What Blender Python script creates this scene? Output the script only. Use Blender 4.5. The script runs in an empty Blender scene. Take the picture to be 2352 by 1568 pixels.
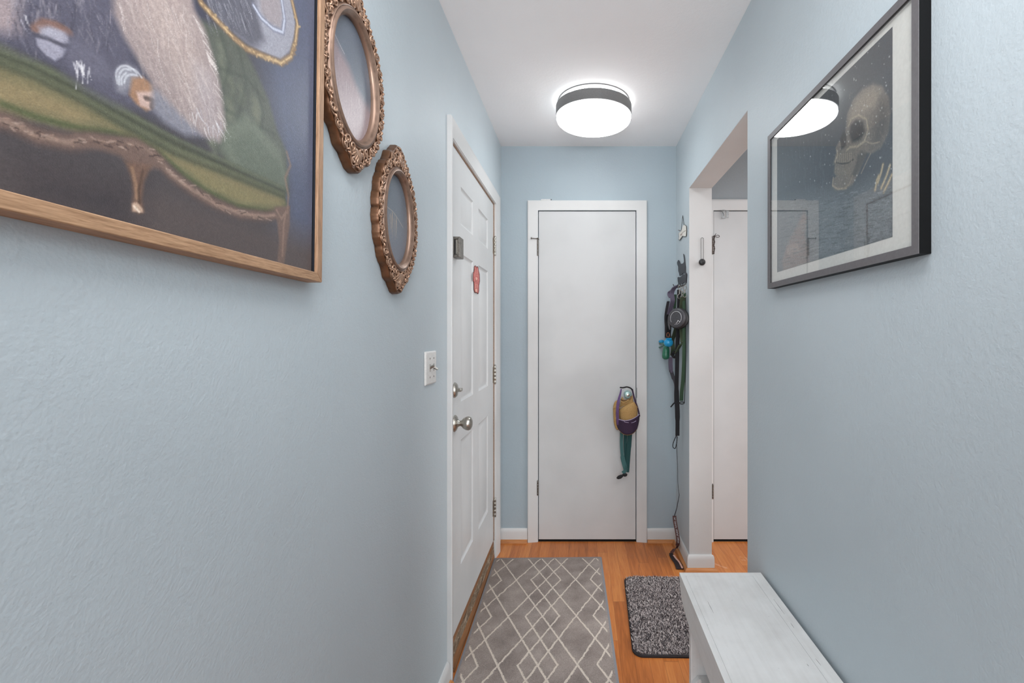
import bpy, bmesh, math, random
import numpy as np
from mathutils import Vector, Matrix
random.seed(7)
PI = math.pi
SC = bpy.context.scene
COL = SC.collection

# ------------------------------------------------------------------ camera
F, VX, VY, CZ = 1060.0, 1333.0, 764.0, 1.2925      # focal length and vanishing point of the 2352x1568 photograph, lens height
cd = bpy.data.cameras.new('camera'); cam = bpy.data.objects.new('camera', cd); COL.objects.link(cam)
cam.location = (0, 0, CZ); cam.rotation_euler = (PI/2, 0, 0)
cd.sensor_width = 36; cd.lens = 36*F/2352
cd.shift_x = -(VX-1176)/2352; cd.shift_y = -(784-VY)/2352
cd.clip_start = .02
SC.camera = cam
SC.view_settings.view_transform = 'Standard'; SC.view_settings.look = 'None'
SC.view_settings.exposure = 0.06; SC.view_settings.gamma = 1.0; SC.view_settings.use_curve_mapping = False
SC.cycles.max_bounces = 10; SC.cycles.diffuse_bounces = 6

# ------------------------------------------------------------------ world and area lights
W = bpy.data.worlds.new('world'); SC.world = W; W.use_nodes = True
W.node_tree.nodes['Background'].inputs[0].default_value = (.80, .88, 1, 1)
W.node_tree.nodes['Background'].inputs[1].default_value = 1.2
def area(name, loc, rot, sx, sy, power, color):
    l = bpy.data.lights.new(name, 'AREA'); l.shape = 'RECTANGLE'; l.size = sx; l.size_y = sy; l.energy = power; l.color = color
    o = bpy.data.objects.new(name, l); COL.objects.link(o); o.location = loc; o.rotation_euler = rot; return o
LAMP = 12.2            # strength of the ceiling lamp's diffuser
area('rear_fill_light', (-0.3, -3.55, 1.35), (PI/2, 0, 0), 3.2, 2.0, 95, (.93, .97, 1))   # added soft fill from behind the camera
area('rear_overhead_fill', (0.1, -2.0, 2.38), (0, 0, 0), 1.6, 1.6, 14, (1, .97, .93))  # added overhead fill in the unseen room behind
area('hall_overhead_fill', (0.05, .30, 2.41), (0, 0, 0), .5, 1.0, 9, (.96, .98, 1))         # added overhead fill that lifts the near side walls
area('ceiling_bounce_fill', (0.05, -.35, 1.75), (2.55, 0, 0), .45, .45, 17, (.98, .99, 1))         # added fill aimed up, brightens the ceiling and bounces back
area('kitchen_side_fill', (3.15, 1.75, 1.25), (0, PI/2, 0), 1.5, 1.2, 40, (.95, .98, 1))  # added sideways fill that lifts the soffit of the opening
area('kitchen_ceiling_light', (1.9, 1.3, 2.38), (0, 0, 0), 1.2, 1.2, 26, (.97, .98, 1))           # lamp of the room beyond the opening

# ------------------------------------------------------------------ coordinates of the flat surfaces
def side(px, py, x):
    y = x*F/(px-VX); return Vector((x, y, CZ-(py-VY)*y/F))
def back(px, py, y): return Vector(((px-VX)*y/F, y, CZ-(py-VY)*y/F))
def flr(px, py, z=0):
    y = (CZ-z)*F/(py-VY); return Vector(((px-VX)*y/F, y, z))
XL, XR, YE, ZC = -.4906, .593, 2.857, CZ+1.1536
ZH = CZ+.788                       # head of the cased opening on the right
YO0, YO1, XR2 = 1.637, 2.514, .716

# ------------------------------------------------------------------ node helper
class S:
    def __init__(s, t, k): s.t, s.k = t, k
    def _m(s, op, o=None, r=False):
        n = s.t.nodes.new('ShaderNodeMath'); n.operation = op
        a, b = (s, o) if not r else (o, s)
        for i, v in enumerate((a, b)):
            if v is None: continue
            if isinstance(v, S): s.t.links.new(v.k, n.inputs[i])
            else: n.inputs[i].default_value = v
        return S(s.t, n.outputs[0])
    def __add__(s, o): return s._m('ADD', o)
    def __sub__(s, o): return s._m('SUBTRACT', o)
    def __rsub__(s, o): return s._m('SUBTRACT', o, True)
    def __mul__(s, o): return s._m('MULTIPLY', o)
    def __truediv__(s, o): return s._m('DIVIDE', o)
    def abs(s): return s._m('ABSOLUTE')
    def floor(s): return s._m('FLOOR')
    def fract(s): return s._m('FRACT')
    def mod(s, o): return s._m('FLOORED_MODULO', o)
    def lt(s, o): return s._m('LESS_THAN', o)
    def gt(s, o): return s._m('GREATER_THAN', o)
    def min(s, o): return s._m('MINIMUM', o)
    def max(s, o): return s._m('MAXIMUM', o)
def lin(c):      # sRGB 0-255 to linear
    return tuple(((v/255)/12.92 if v/255 <= .04045 else ((v/255+.055)/1.055)**2.4) for v in c)
class Mat:
    def __init__(s, name, color, rough=.6, metal=0, spec=.5):
        s.m = bpy.data.materials.new(name); s.m.use_nodes = True; s.t = s.m.node_tree
        s.b = s.t.nodes['Principled BSDF']
        c = lin(color); s.b.inputs['Base Color'].default_value = (*c, 1)
        s.b.inputs['Roughness'].default_value = rough; s.b.inputs['Metallic'].default_value = metal
        s.b.inputs['Specular IOR Level'].default_value = spec
    def node(s, k, **kw):
        n = s.t.nodes.new(k)
        for a, v in kw.items(): setattr(n, a, v)
        return n
    def coord(s, scale=(1, 1, 1), kind='Object'):
        tc = s.node('ShaderNodeTexCoord'); mp = s.node('ShaderNodeMapping'); mp.inputs['Scale'].default_value = scale
        s.t.links.new(tc.outputs[kind], mp.inputs[0]); return mp.outputs[0]
    def xyz(s, vec=None):
        n = s.node('ShaderNodeSeparateXYZ'); s.t.links.new(vec or s.coord(), n.inputs[0])
        return [S(s.t, n.outputs[i]) for i in range(3)]
    def noise(s, vec, scale, detail=3, rough=.5, dist=0):
        n = s.node('ShaderNodeTexNoise'); n.inputs['Scale'].default_value = scale; n.inputs['Detail'].default_value = detail
        n.inputs['Roughness'].default_value = rough; n.inputs['Distortion'].default_value = dist
        s.t.links.new(vec, n.inputs['Vector']); return S(s.t, n.outputs['Fac'])
    def vec(s, x, y, z=0):
        n = s.node('ShaderNodeCombineXYZ')
        for i, v in enumerate((x, y, z)):
            if isinstance(v, S): s.t.links.new(v.k, n.inputs[i])
            else: n.inputs[i].default_value = v
        return n.outputs[0]
    def ramp(s, fac, stops):
        n = s.node('ShaderNodeValToRGB'); r = n.color_ramp
        while len(r.elements) > 1: r.elements.remove(r.elements[-1])
        r.elements[0].position = stops[0][0]; r.elements[0].color = (*lin(stops[0][1]), 1)
        for p, c in stops[1:]:
            e = r.elements.new(p); e.color = (*lin(c), 1)
        s.t.links.new(fac.k, n.inputs[0]); return n.outputs[0]
    def mix(s, fac, a, b):
        n = s.node('ShaderNodeMix', data_type='RGBA')
        for i, v in ((0, fac), (6, a), (7, b)):
            if isinstance(v, S): s.t.links.new(v.k, n.inputs[i])
            elif isinstance(v, tuple): n.inputs[i].default_value = (*lin(v), 1)
            elif isinstance(v, (int, float)): n.inputs[i].default_value = v
            else: s.t.links.new(v, n.inputs[i])
        return n.outputs[2]
    def color(s, sock): s.t.links.new(sock, s.b.inputs['Base Color']); return s
    def bump(s, h, strength=.2, dist=.001):
        n = s.node('ShaderNodeBump'); n.inputs['Strength'].default_value = strength; n.inputs['Distance'].default_value = dist
        s.t.links.new(h.k, n.inputs['Height']); s.t.links.new(n.outputs[0], s.b.inputs['Normal']); return s

def paint(name, c, rough=.55, bump=.25, scale=260, dirt=.05):
    m = Mat(name, c, rough, spec=.3); v = m.coord()
    d = m.noise(v, 2.3, 4)
    dk = tuple(int(x*(1-dirt*1.6)) for x in c); lt = tuple(min(255, int(x*(1+dirt*.5))) for x in c)
    m.color(m.ramp(d, [(.3, dk), (.62, lt)]))
    h = m.noise(v, scale, 2)+m.noise(v, scale*.35, 2)*1.2
    m.bump(h, bump, .0012); return m.m
def plain(name, c, rough=.6, metal=0, spec=.5, n=0, ns=150):
    m = Mat(name, c, rough, metal, spec); v = m.coord(); d = m.noise(v, ns, 3)
    a = .13 if not n else n
    m.color(m.ramp(d, [(.3, tuple(int(x*(1-a)) for x in c)), (.7, tuple(min(255, int(x*(1+a))) for x in c))]))
    m.bump(d, .1, .0006); return m.m
def wood(name, dark, light, axis='y', scale=1.0, rough=.45, fine=1.0):
    m = Mat(name, light, rough, spec=.4)
    s = {'x': (4, 60, 60), 'y': (60, 4, 60), 'z': (60, 60, 4)}[axis]
    v = m.coord(tuple(q*scale for q in s)); n = m.noise(v, 1.0, 5, .6, .6)
    v2 = m.coord(tuple(q*scale*5 for q in s)); n2 = m.noise(v2, 1.0, 2, .5)
    k = n*.7+n2*.3*fine
    m.color(m.ramp(k, [(.30, dark), (.62, light)])); m.bump(k, .15, .0006); return m.m

M = {}
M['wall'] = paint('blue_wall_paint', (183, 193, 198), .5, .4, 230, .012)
M['wall_dimmed'] = paint('blue_wall_paint_dimmed', (162, 174, 181), .5, .35, 230, .012)  # same blue paint, darkened to hold down the light on the end wall
M['ceiling'] = paint('ceiling_paint', (240, 241, 242), .8, .3, 200, .01)
M['trim'] = paint('white_trim_paint', (206, 206, 205), .38, .06, 60, .03)
M['jamb'] = paint('white_opening_paint', (198, 198, 197), .5, .10, 200, .02)
M['door'] = paint('white_door_paint', (198, 199, 199), .42, .08, 120, .03)
M['grey_wall'] = paint('grey_wall_paint', (150, 156, 160), .6, .4, 230, .02)
M['shoe'] = wood('oak_shoe_moulding', (150, 92, 48), (190, 128, 76), 'x')
M['shoe_y'] = wood('oak_shoe_moulding_lengthwise', (150, 92, 48), (190, 128, 76), 'y')
M['nickel'] = plain('brushed_nickel', (172, 168, 160), .28, .95, n=.06)
M['steel'] = plain('worn_steel', (120, 116, 110), .38, .85, n=.15)
M['darksteel'] = plain('dark_steel', (70, 66, 62), .4, .8, n=.2)
M['black'] = plain('black_plastic', (22, 22, 24), .4)
M['plate'] = plain('white_plastic', (214, 213, 210), .4, n=.03)
M['gap'] = plain('dark_gap', (38, 34, 30), .9)
M['brown_strip'] = plain('brown_weatherstrip', (138, 112, 92), .8)

def floor_mat():
    m = Mat('oak_strip_floor', (190, 120, 62), .32, spec=.45)
    x, y, z = m.xyz(); wd = .057
    i = ((x+.013)/wd).floor()
    wn = m.node('ShaderNodeTexWhiteNoise', noise_dimensions='1D'); m.t.links.new(i.k, wn.inputs['W']); r = S(m.t, wn.outputs['Value'])
    yy = (y+r*3.1)/.78; j = yy.floor()
    wn2 = m.node('ShaderNodeTexWhiteNoise', noise_dimensions='2D'); m.t.links.new(m.vec(i, j), wn2.inputs['Vector']); r2 = S(m.t, wn2.outputs['Value'])
    g = m.noise(m.vec(x*40+r2*70, y*3.2+r2*33, 0), 1.0, 5, .62, 1.2)
    g2 = m.noise(m.vec(x*420, y*14+r2*9, 0), 1.0, 3)
    k = g*.55+g2*.25+r2*.2
    base = m.ramp(k, [(.28, (140, 76, 32)), (.50, (184, 108, 52)), (.72, (206, 134, 72))])
    fx = ((x+.013)/wd).fract(); seam = (fx-.5).abs().gt(.489)
    fy = yy.fract(); seam2 = (fy-.5).abs().gt(.4987)
    c = m.mix(seam.max(seam2)*.55, base, (84, 48, 26))
    # worn pale scuffs of the boards beyond the opening
    sc = m.noise(m.vec(x*9+y*6, y*2.5-x*2, 0), 1.4, 4, .65, .8).gt(.62)*x.gt(.70)
    sp = m.noise(m.coord(), 90, 2, .8).gt(.745)
    c = m.mix(sc*.35+sp*.25, c, (222, 178, 148))
    m.color(c); m.bump(k*.4-seam.max(seam2)*1.0, .25, .0008)
    rr = m.noise(m.coord(), 7, 3)*.22+.22
    m.t.links.new(rr.k, m.b.inputs['Roughness']); return m.m
M['floor'] = floor_mat()

# ------------------------------------------------------------------ mesh builder
def cr(pts, n=6):           # Catmull-Rom through the points
    P = [Vector(p) for p in pts]
    if len(P) < 3: return P
    Q = [P[0]*2-P[1]]+P+[P[-1]*2-P[-2]]; out = []
    for i in range(1, len(Q)-2):
        for k in range(n):
            t = k/n; a, b, c, d = Q[i-1:i+3]
            out.append(.5*((2*b)+(c-a)*t+(2*a-5*b+4*c-d)*t*t+(3*b-a-3*c+d)*t**3))
    return out+[P[-1]]
class MB:
    def __init__(s): s.b = bmesh.new()
    def face(s, pts, idx=None):
        v = [s.b.verts.new(p) for p in pts]; s.b.faces.new(v); return s
    def box(s, a, b):
        x0, y0, z0 = (min(a[i], b[i]) for i in range(3)); x1, y1, z1 = (max(a[i], b[i]) for i in range(3))
        v = [s.b.verts.new(p) for p in [(x0,y0,z0),(x1,y0,z0),(x1,y1,z0),(x0,y1,z0),(x0,y0,z1),(x1,y0,z1),(x1,y1,z1),(x0,y1,z1)]]
        for f in ((0,3,2,1),(4,5,6,7),(0,1,5,4),(1,2,6,5),(2,3,7,6),(3,0,4,7)): s.b.faces.new([v[i] for i in f])
        return s
    def prism(s, pts, off):      # closed polygon swept by the vector off
        off = Vector(off); A = [s.b.verts.new(p) for p in pts]; B = [s.b.verts.new(Vector(p)+off) for p in pts]
        n = len(A); s.b.faces.new(A); s.b.faces.new(B[::-1])
        for i in range(n): s.b.faces.new([A[i], B[i], B[(i+1)%n], A[(i+1)%n]])
        return s
    def loft(s, rings, close=True, cap=True):
        R = [[s.b.verts.new(p) for p in r] for r in rings]; n = len(R[0])
        for a, b in zip(R, R[1:]):
            for i in range(n if close else n-1): s.b.faces.new([a[i], a[(i+1)%n], b[(i+1)%n], b[i]])
        if cap and close:
            for r in (R[0][::-1], R[-1]): s.b.faces.new(r)
        return s
    def tube(s, pts, r, n=8, closed=False, flat=1.0):
        P = [Vector(p) for p in pts]; m = len(P); rr = r if isinstance(r, (list, tuple)) else [r]*m
        up = Vector((0, 0, 1)); rings = []; prev = None
        for i, p in enumerate(P):
            t = (P[(i+1) % m]-P[i-1]) if closed else (P[min(i+1, m-1)]-P[max(i-1, 0)])
            t.normalize() if t.length > 1e-9 else None
            if prev is None: u = t.cross(up) if abs(t.z) < .95 else t.cross(Vector((1, 0, 0)))
            else: u = prev-t*prev.dot(t)
            if u.length < 1e-6: u = t.cross(Vector((.3, .5, .8)))
            u.normalize(); w = t.cross(u); prev = u
            rings.append([p+(u*math.cos(2*PI*k/n)+w*math.sin(2*PI*k/n)*flat)*rr[i] for k in range(n)])
        if closed: rings.append(rings[0])
        if closed:
            R = [[s.b.verts.new(p) for p in r_] for r_ in rings[:-1]]; R.append(R[0])
            for a, b in zip(R, R[1:]):
                for i in range(n): s.b.faces.new([a[i], a[(i+1)%n], b[(i+1)%n], b[i]])
            return s
        return s.loft(rings)
    def ribbon(s, pts, w, wd, th=.0025):   # strap: centre line, width, width direction(s)
        P = [Vector(p) for p in pts]; m = len(P); rings = []
        for i, p in enumerate(P):
            t = P[min(i+1, m-1)]-P[max(i-1, 0)]; t.normalize()
            d = Vector(wd[min(int(i/m*len(wd)), len(wd)-1)] if isinstance(wd, list) else wd)
            d = d-t*d.dot(t); d.normalize(); n = t.cross(d)
            ww = w[i] if isinstance(w, list) else w
            rings.append([p+d*ww/2+n*th/2, p-d*ww/2+n*th/2, p-d*ww/2-n*th/2, p+d*ww/2-n*th/2])
        return s.loft(rings)
    def lathe(s, prof, o, axis, n=28):       # prof: (radius, distance along the axis)
        o = Vector(o); a = Vector(axis).normalized(); u = a.cross(Vector((0, 0, 1)) if abs(a.z) < .9 else Vector((1, 0, 0))).normalized(); w = a.cross(u)
        return s.loft([[o+a*h+(u*math.cos(2*PI*k/n)+w*math.sin(2*PI*k/n))*max(r, 1e-5) for k in range(n)] for r, h in prof])
    def blob(s, c, r, rot=None, bumps=0, seed=0, n=20):
        c = Vector(c); rr = random.Random(seed); fx = [rr.uniform(2, 5) for _ in range(6)]; R = rot or Matrix.Identity(3)
        rings = []
        for i in range(1, n):
            th = PI*i/n; ring = []
            for k in range(n+4):
                ph = 2*PI*k/(n+4); d = Vector((math.sin(th)*math.cos(ph), math.sin(th)*math.sin(ph), math.cos(th)))
                q = 1+bumps*(math.sin(fx[0]*d.x*2+fx[1])*math.cos(fx[2]*d.z*2+fx[3])+.5*math.sin(fx[4]*d.y*4+d.z*5))
                ring.append(c+R @ Vector((d.x*r[0], d.y*r[1], d.z*r[2]))*q)
            rings.append(ring)
        return s.loft(rings)
    def build(s, name, mat, parent=None, bevel=0, smooth=True, seg=2):
        bmesh.ops.recalc_face_normals(s.b, faces=s.b.faces[:])
        me = bpy.data.meshes.new(name); s.b.to_mesh(me); s.b.free()
        o = bpy.data.objects.new(name, me); COL.objects.link(o)
        if mat is not None: me.materials.append(M[mat] if isinstance(mat, str) else mat)
        if smooth:
            me.shade_smooth()
            try: me.set_sharp_from_angle(angle=math.radians(38))
            except Exception: pass
        if bevel:
            b = o.modifiers.new('bevel', 'BEVEL'); b.width = bevel; b.segments = seg; b.limit_method = 'ANGLE'; b.harden_normals = False
        if parent is not None:
            o.parent = parent; o.matrix_parent_inverse = Matrix.Translation(root_loc(parent)).inverted()
        return o
def root_loc(o):      # meshes are built in world coordinates, so only an Empty root is offset
    return Vector((0, 0, 0)) if o.parent else o.location
def tag(o, label=None, cat=None, group=None, kind=None):
    for k, v in (('label', label), ('category', cat), ('group', group), ('kind', kind)):
        if v: o[k] = v
    return o
def thing(name, loc, label, cat, group=None):
    o = bpy.data.objects.new(name, None); o.empty_display_size = .05; COL.objects.link(o); o.location = loc
    return tag(o, label, cat, group)
def struct(o): o['kind'] = 'structure'; return o

# ------------------------------------------------------------------ room shell
T = .12
struct(MB().box((-2.3, -3.9, -.1), (3.3, YE+.1, 0)).build('floor', 'floor', smooth=False))
struct(MB().box((-2.3, -3.9, ZC), (3.3, YE+.1, ZC+.1)).build('ceiling', 'ceiling', smooth=False))
# left hall wall with the entrance opening
DY0, DY1, DZ1 = 1.753, 2.649, CZ+.741
def wall_poly(x0, x1, segs, name, mat):
    b = MB()
    for (y0, y1, z0, z1) in segs: b.box((x0, y0, z0), (x1, y1, z1))
    return struct(b.build(name, mat, smooth=False))
wall_poly(XL-T, XL, [(-.9, DY0, 0, ZC), (DY0, DY1, DZ1, ZC), (DY1, YE, 0, ZC)], 'wall_left', 'wall')
b = MB().box((XR, -.9, 0), (XR2, YO0, ZC)); struct(b.build('wall_right', 'wall', smooth=False))
b = MB().box((XR, YO1+.0015, 0), (XR2, YE, ZC)).box((XR, YO0, ZH+.0015), (XR2, YO1+.0015, ZC)); struct(b.build('wall_right_far', 'wall', smooth=False))
# white painted lining of the opening (jamb faces and soffit)
b = MB().box((XR+.0006, YO1, 0), (XR2, YO1+.0014, ZH)).box((XR+.0006, YO0, ZH), (XR2, YO1+.0014, ZH+.0014)).box((XR+.0006, YO0, 0), (XR2, YO0+.0014, ZH))
struct(b.build('trim_1', 'jamb', smooth=False))
# end wall with two closet door openings
D1 = ((1236-VX)/371, (1461.5-VX)/371); D2 = ((1638.5-VX)/371, (1638.5-VX)/371+.71); ZD = CZ+(VY-483.5)/371
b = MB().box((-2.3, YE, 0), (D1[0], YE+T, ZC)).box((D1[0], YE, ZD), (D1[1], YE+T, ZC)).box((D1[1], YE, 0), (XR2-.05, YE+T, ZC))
struct(b.build('wall_back', 'wall_dimmed', smooth=False))
b = MB().box((XR2-.05, YE, 0), (D2[0], YE+T, ZC)).box((D2[0], YE, ZD), (D2[1], YE+T, ZC)).box((D2[1], YE, 0), (3.3, YE+T, ZC))
struct(b.build('wall_back_kitchen', 'grey_wall', smooth=False))
# kitchen and living room shells out of view: they only bounce light
struct(MB().box((3.2, -3.9, 0), (3.3, YE, ZC)).build('wall_kitchen_side', 'grey_wall', smooth=False))
struct(MB().box((XR2, -1.0, 0), (3.2, -.9, ZC)).build('wall_kitchen_front', 'grey_wall', smooth=False))
struct(MB().box((-2.3, -1.0, 0), (XL-T, -.9, ZC)).build('wall_living_front', 'wall', smooth=False))
struct(MB().box((-2.3, -3.9, 0), (-2.2, -1.0, ZC)).build('wall_living_side', 'wall', smooth=False))
struct(MB().box((-2.3, -3.9, 0), (3.3, -3.8, .45)).box((-2.3, -3.9, 2.3), (3.3, -3.8, ZC)).box((-2.3, -3.9, .45), (-1.4, -3.8, 2.3)).box((1.8, -3.9, .45), (3.3, -3.8, 2.3)).build('wall_living_window', 'wall', smooth=False))

# ------------------------------------------------------------------ casings and baseboards
def casing(name, A, inn, out, n, w0, w1, far_w=None, mat='trim'):
    """mitred casing: A(u, v, d) maps; inn=(u0,u1,v1) inner edges, out=(u0,u1,v1) outer; d = thickness profile"""
    b = MB(); prof = [(0, 0), (0, w0), (.12, w0+.0015), (.35, w0+(w1-w0)*.45), (.75, w1-.001), (.93, w1), (1, w1-.003), (1, 0)]
    def pt(k, t, d):
        u = [inn[0]+(out[0]-inn[0])*t, inn[0]+(out[0]-inn[0])*t, inn[1]+(out[1]-inn[1])*t, inn[1]+(out[1]-inn[1])*t][k]
        v = [0, inn[2]+(out[2]-inn[2])*t, inn[2]+(out[2]-inn[2])*t, 0][k]
        return A(u, v, d)
    b.loft([[pt(k, t, d) for t, d in prof] for k in range(4)])
    return struct(b.build(name, mat))
# entrance door casing on the left wall
casing('trim_2', lambda u, v, d: (XL+d, u, v), (DY0, DY1, DZ1), (1.698, 2.737, CZ+.803), 1, .007, .018)
# closet casing on the end wall
casing('trim_3', lambda u, v, d: (u, YE-d, v), (D1[0]-.001, D1[1]+.001, ZD+.001), ((1211.5-VX)/373, (1486.5-VX)/373, CZ+(VY-459.5)/373), 1, .006, .015)
casing('trim_4', lambda u, v, d: (u, YE-d, v), (D2[0]-.001, D2[1]+.001, ZD+.001), (D2[0]-.068, D2[1]+.068, CZ+(VY-457)/373), 1, .006, .015)

def baseboard(name, p0, p1, nrm, shoe, h=.085, t=.012, m0=(0, 0)):
    """p0,p1 floor points along the wall, nrm towards the room, m0 = mitre extension at each end"""
    p0 = Vector((*p0, 0)); p1 = Vector((*p1, 0)); n = Vector((*nrm, 0)); d = (p1-p0).normalized()
    prof = [(0, .012), (t, .012), (t, h*.72), (t*.85, h*.9), (t*.45, h), (0, h)]
    b = MB().loft([[p+n*a+d*(s*a)+Vector((0, 0, z)) for a, z in prof] for p, s in ((p0, -m0[0]), (p1, m0[1]))])
    o = struct(b.build(name, 'trim'))
    r = .017; prof = [(t, 0), (t+r, 0), (t+r*.97, r*.35), (t+r*.75, r*.75), (t+r*.35, r*1.0), (t, r*1.08)]
    b = MB().loft([[p+n*a+d*(s*a)+Vector((0, 0, z+.0003)) for a, z in prof] for p, s in ((p0, -m0[0]), (p1, m0[1]))])
    b.build('shoe_moulding', shoe, o); return o
baseboard('baseboard_left', (XL, -.9), (XL, 1.695), (1, 0), 'shoe_y')
baseboard('baseboard_back', (XL, YE), ((1211-VX)/373, YE), (0, -1), 'shoe')
baseboard('baseboard_back_right', ((1487-VX)/373, YE), (XR, YE), (0, -1), 'shoe')
baseboard('baseboard_right_far', (XR, YO1), (XR, YE), (-1, 0), 'shoe_y', m0=(1, 0))
baseboard('baseboard_opening', (XR, YO1), (XR2, YO1), (0, -1), 'shoe', m0=(1, 1))
baseboard('baseboard_right', (XR, -.9), (XR, YO0), (-1, 0), 'shoe_y')

# ------------------------------------------------------------------ entrance door (six raised panels)
XD = -.4973
def hinge(parent, p, axis, h=.10, r=.0065, mat='nickel', leaf=None):
    b = MB(); n = 5
    for k in range(n):
        b.lathe([(r*.9, 0), (r, .001), (r, h/n-.0015), (r*.9, h/n-.0006)], p+Vector((0, 0, -h/2+h/n*k)), (0, 0, 1), 14)
    b.lathe([(r*.5, 0), (r*.9, .002), (r*.6, .006)], p+Vector((0, 0, h/2-.001)), (0, 0, 1), 12)
    if leaf: b.box(*leaf)
    return b.build('hinge', mat, parent)
def panel_face(b, A, us, vs, panels):
    for i in range(len(us)-1):
        for j in range(len(vs)-1):
            u0, u1, v0, v1 = us[i], us[i+1], vs[j], vs[j+1]
            if (i, j) not in panels: b.face([A(u0, v0, 0), A(u1, v0, 0), A(u1, v1, 0), A(u0, v1, 0)]); continue
            rs = [(0, 0), (.004, -.004), (.010, -.0075), (.015, -.0078), (.034, -.0015), (.037, -.0008)]
            R = [[b.b.verts.new(A(*q, d)) for q in ((u0+e, v0+e), (u1-e, v0+e), (u1-e, v1-e), (u0+e, v1-e))] for e, d in rs]
            for P, Q in zip(R, R[1:]):
                for k in range(4): b.b.faces.new([P[k], P[(k+1) % 4], Q[(k+1) % 4], Q[k]])
            b.b.faces.new(R[-1])
door_y0, door_y1, door_z0, door_z1 = 1.760, 2.636, .105, CZ+.7375
b = MB(); A = lambda u, v, d: Vector((XD+d, u, v))
panel_face(b, A, [door_y0, 1.920, 2.139, 2.253, 2.482, door_y1], [door_z0, CZ-.963, CZ-.4455, CZ-.286, CZ+.330, CZ+.450, CZ+.608, door_z1],
           {(i, j) for i in (1, 3) for j in (1, 3, 5)})
bmesh.ops.remove_doubles(b.b, verts=b.b.verts[:], dist=1e-5)
for q in ([(door_y0, door_z0), (door_y1, door_z0)], [(door_y1, door_z0), (door_y1, door_z1)], [(door_y1, door_z1), (door_y0, door_z1)], [(door_y0, door_z1), (door_y0, door_z0)]):
    b.face([A(*q[0], 0), A(*q[1], 0), A(*q[1], -.044), A(*q[0], -.044)])
b.face([A(door_y0, door_z0, -.044), A(door_y1, door_z0, -.044), A(door_y1, door_z1, -.044), A(door_y0, door_z1, -.044)])
door1 = struct(b.build('door_1', 'door'))
# jamb: white reveal then brown weatherstrip
xj0 = XL-T
b = MB().box((xj0, DY0-.0, 0), (XL+.004, DY0+.0035, DZ1)).box((xj0, DY1-.0035, 0), (XL+.004, DY1, DZ1)).box((xj0, DY0, DZ1-.0035), (XL+.004, DY1, DZ1))
struct(b.build('trim_5', 'trim', smooth=False))
b = MB().box((XD-.05, DY1-.0125, .105), (XD+.004, DY1-.0036, DZ1-.004)).box((XD-.05, DY0+.0036, DZ1-.0095), (XD+.0035, DY1-.0036, DZ1-.0036))
struct(b.build('trim_6', 'brown_strip', smooth=False))
for (py, zt) in ((565, 0), (860, 0), (1165, 0)):
    p = side(1136.8, py, -.489); p.y = 2.641
    hinge(door1, p, None, .105, .007, 'nickel', ((XD+.0004, 2.618, p.z-.045), (XD+.0016, 2.640, p.z+.045)))
# knob, deadbolt
kc = Vector((XD, 1.824, CZ-.358))
MB().lathe([(.033, 0), (.033, .003), (.028, .008), (.014, .014), (.0105, .022), (.0125, .029), (.021, .036), (.0265, .047), (.0275, .056), (.024, .064), (.014, .069), (.001, .070)], kc, (1, 0, 0), 36).build('door_knob', 'nickel', door1)
dbc = Vector((XD, 1.822, CZ-.226))
o = MB().lathe([(.030, 0), (.030, .004), (.024, .010), (.010, .013), (.001, .0135)], dbc, (1, 0, 0), 32).build('deadbolt', 'nickel', door1)
MB().box((XD+.010, 1.820-.004, CZ-.226-.0065), (XD+.028, 1.842, CZ-.226+.0065)).build('thumb_turn', 'nickel', o, .002)
# boxy latch guard
g0, g1, gz0, gz1 = 1.795, 1.852, CZ+.294, CZ+.3745
b = MB().box((XD, g0+.006, gz0), (XD+.0286, g1, gz1)).box((XD+.0205, g0, gz0), (XD+.0286, g0+.006, gz1)).box((XD, g0, gz1-.010), (XD+.0205, g0+.006, gz1)).box((XD, g0, gz0), (XD+.0205, g0+.006, gz0+.010)).box((XD, g0, gz0), (XD+.004, g0+.006, gz1))
lg = b.build('latch_guard', 'steel', door1, .0015)
MB().box((XD+.0055, g0+.0045, gz0+.012), (XD+.010, g0+.0058, gz1-.012)).build('latch_slot', 'black', lg)
MB().box((XD+.0125, g0+.001, gz0+.012), (XD+.0175, g0+.0055, gz1-.012)).build('latch_tongue', 'nickel', lg, .0008)
# sill under the door: wooden riser, worn metal strip, wooden foot
M['sill_dark'] = wood('brown_sill_wood', (98, 64, 38), (140, 96, 60), 'y')
def worn():
    m = Mat('worn_sill_metal', (140, 120, 96), .5, .3); v = m.coord((1, .35, 1)); n = m.noise(v, 60, 5, .75, 1.0)
    m.color(m.ramp(n, [(.35, (88, 66, 46)), (.5, (128, 108, 86)), (.66, (190, 176, 156))])); m.bump(n, .6, .002); return m.m
M['sill_metal'] = worn()
b = MB().loft([[(xj0, y, .082), (xj0, y, .104), (XD-.001, y, .104), (XD+.0015, y, .082)] for y in (DY0+.004, DY1-.004)]); t7 = struct(b.build('trim_7', 'sill_dark'))
MB().loft([[(xj0, y, .030), (xj0, y, .0818), (XD+.0015, y, .0818), (XD+.0035, y, .030)] for y in (DY0+.004, DY1-.004)]).build('sill_plate', 'sill_metal', t7)
MB().loft([[(xj0, y, 0), (xj0, y, .0298), (XD+.0035, y, .0298), (XD+q, y, .012), (XD+q, y, 0)] for y, q in ((DY0+.004, .019), (DY1-.004, .0055))]).build('sill_foot', 'sill_dark', t7)
MB().box((xj0, DY0, 0), (xj0+.01, DY1, DZ1)).build('jamb_backing', 'gap', t7)

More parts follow.
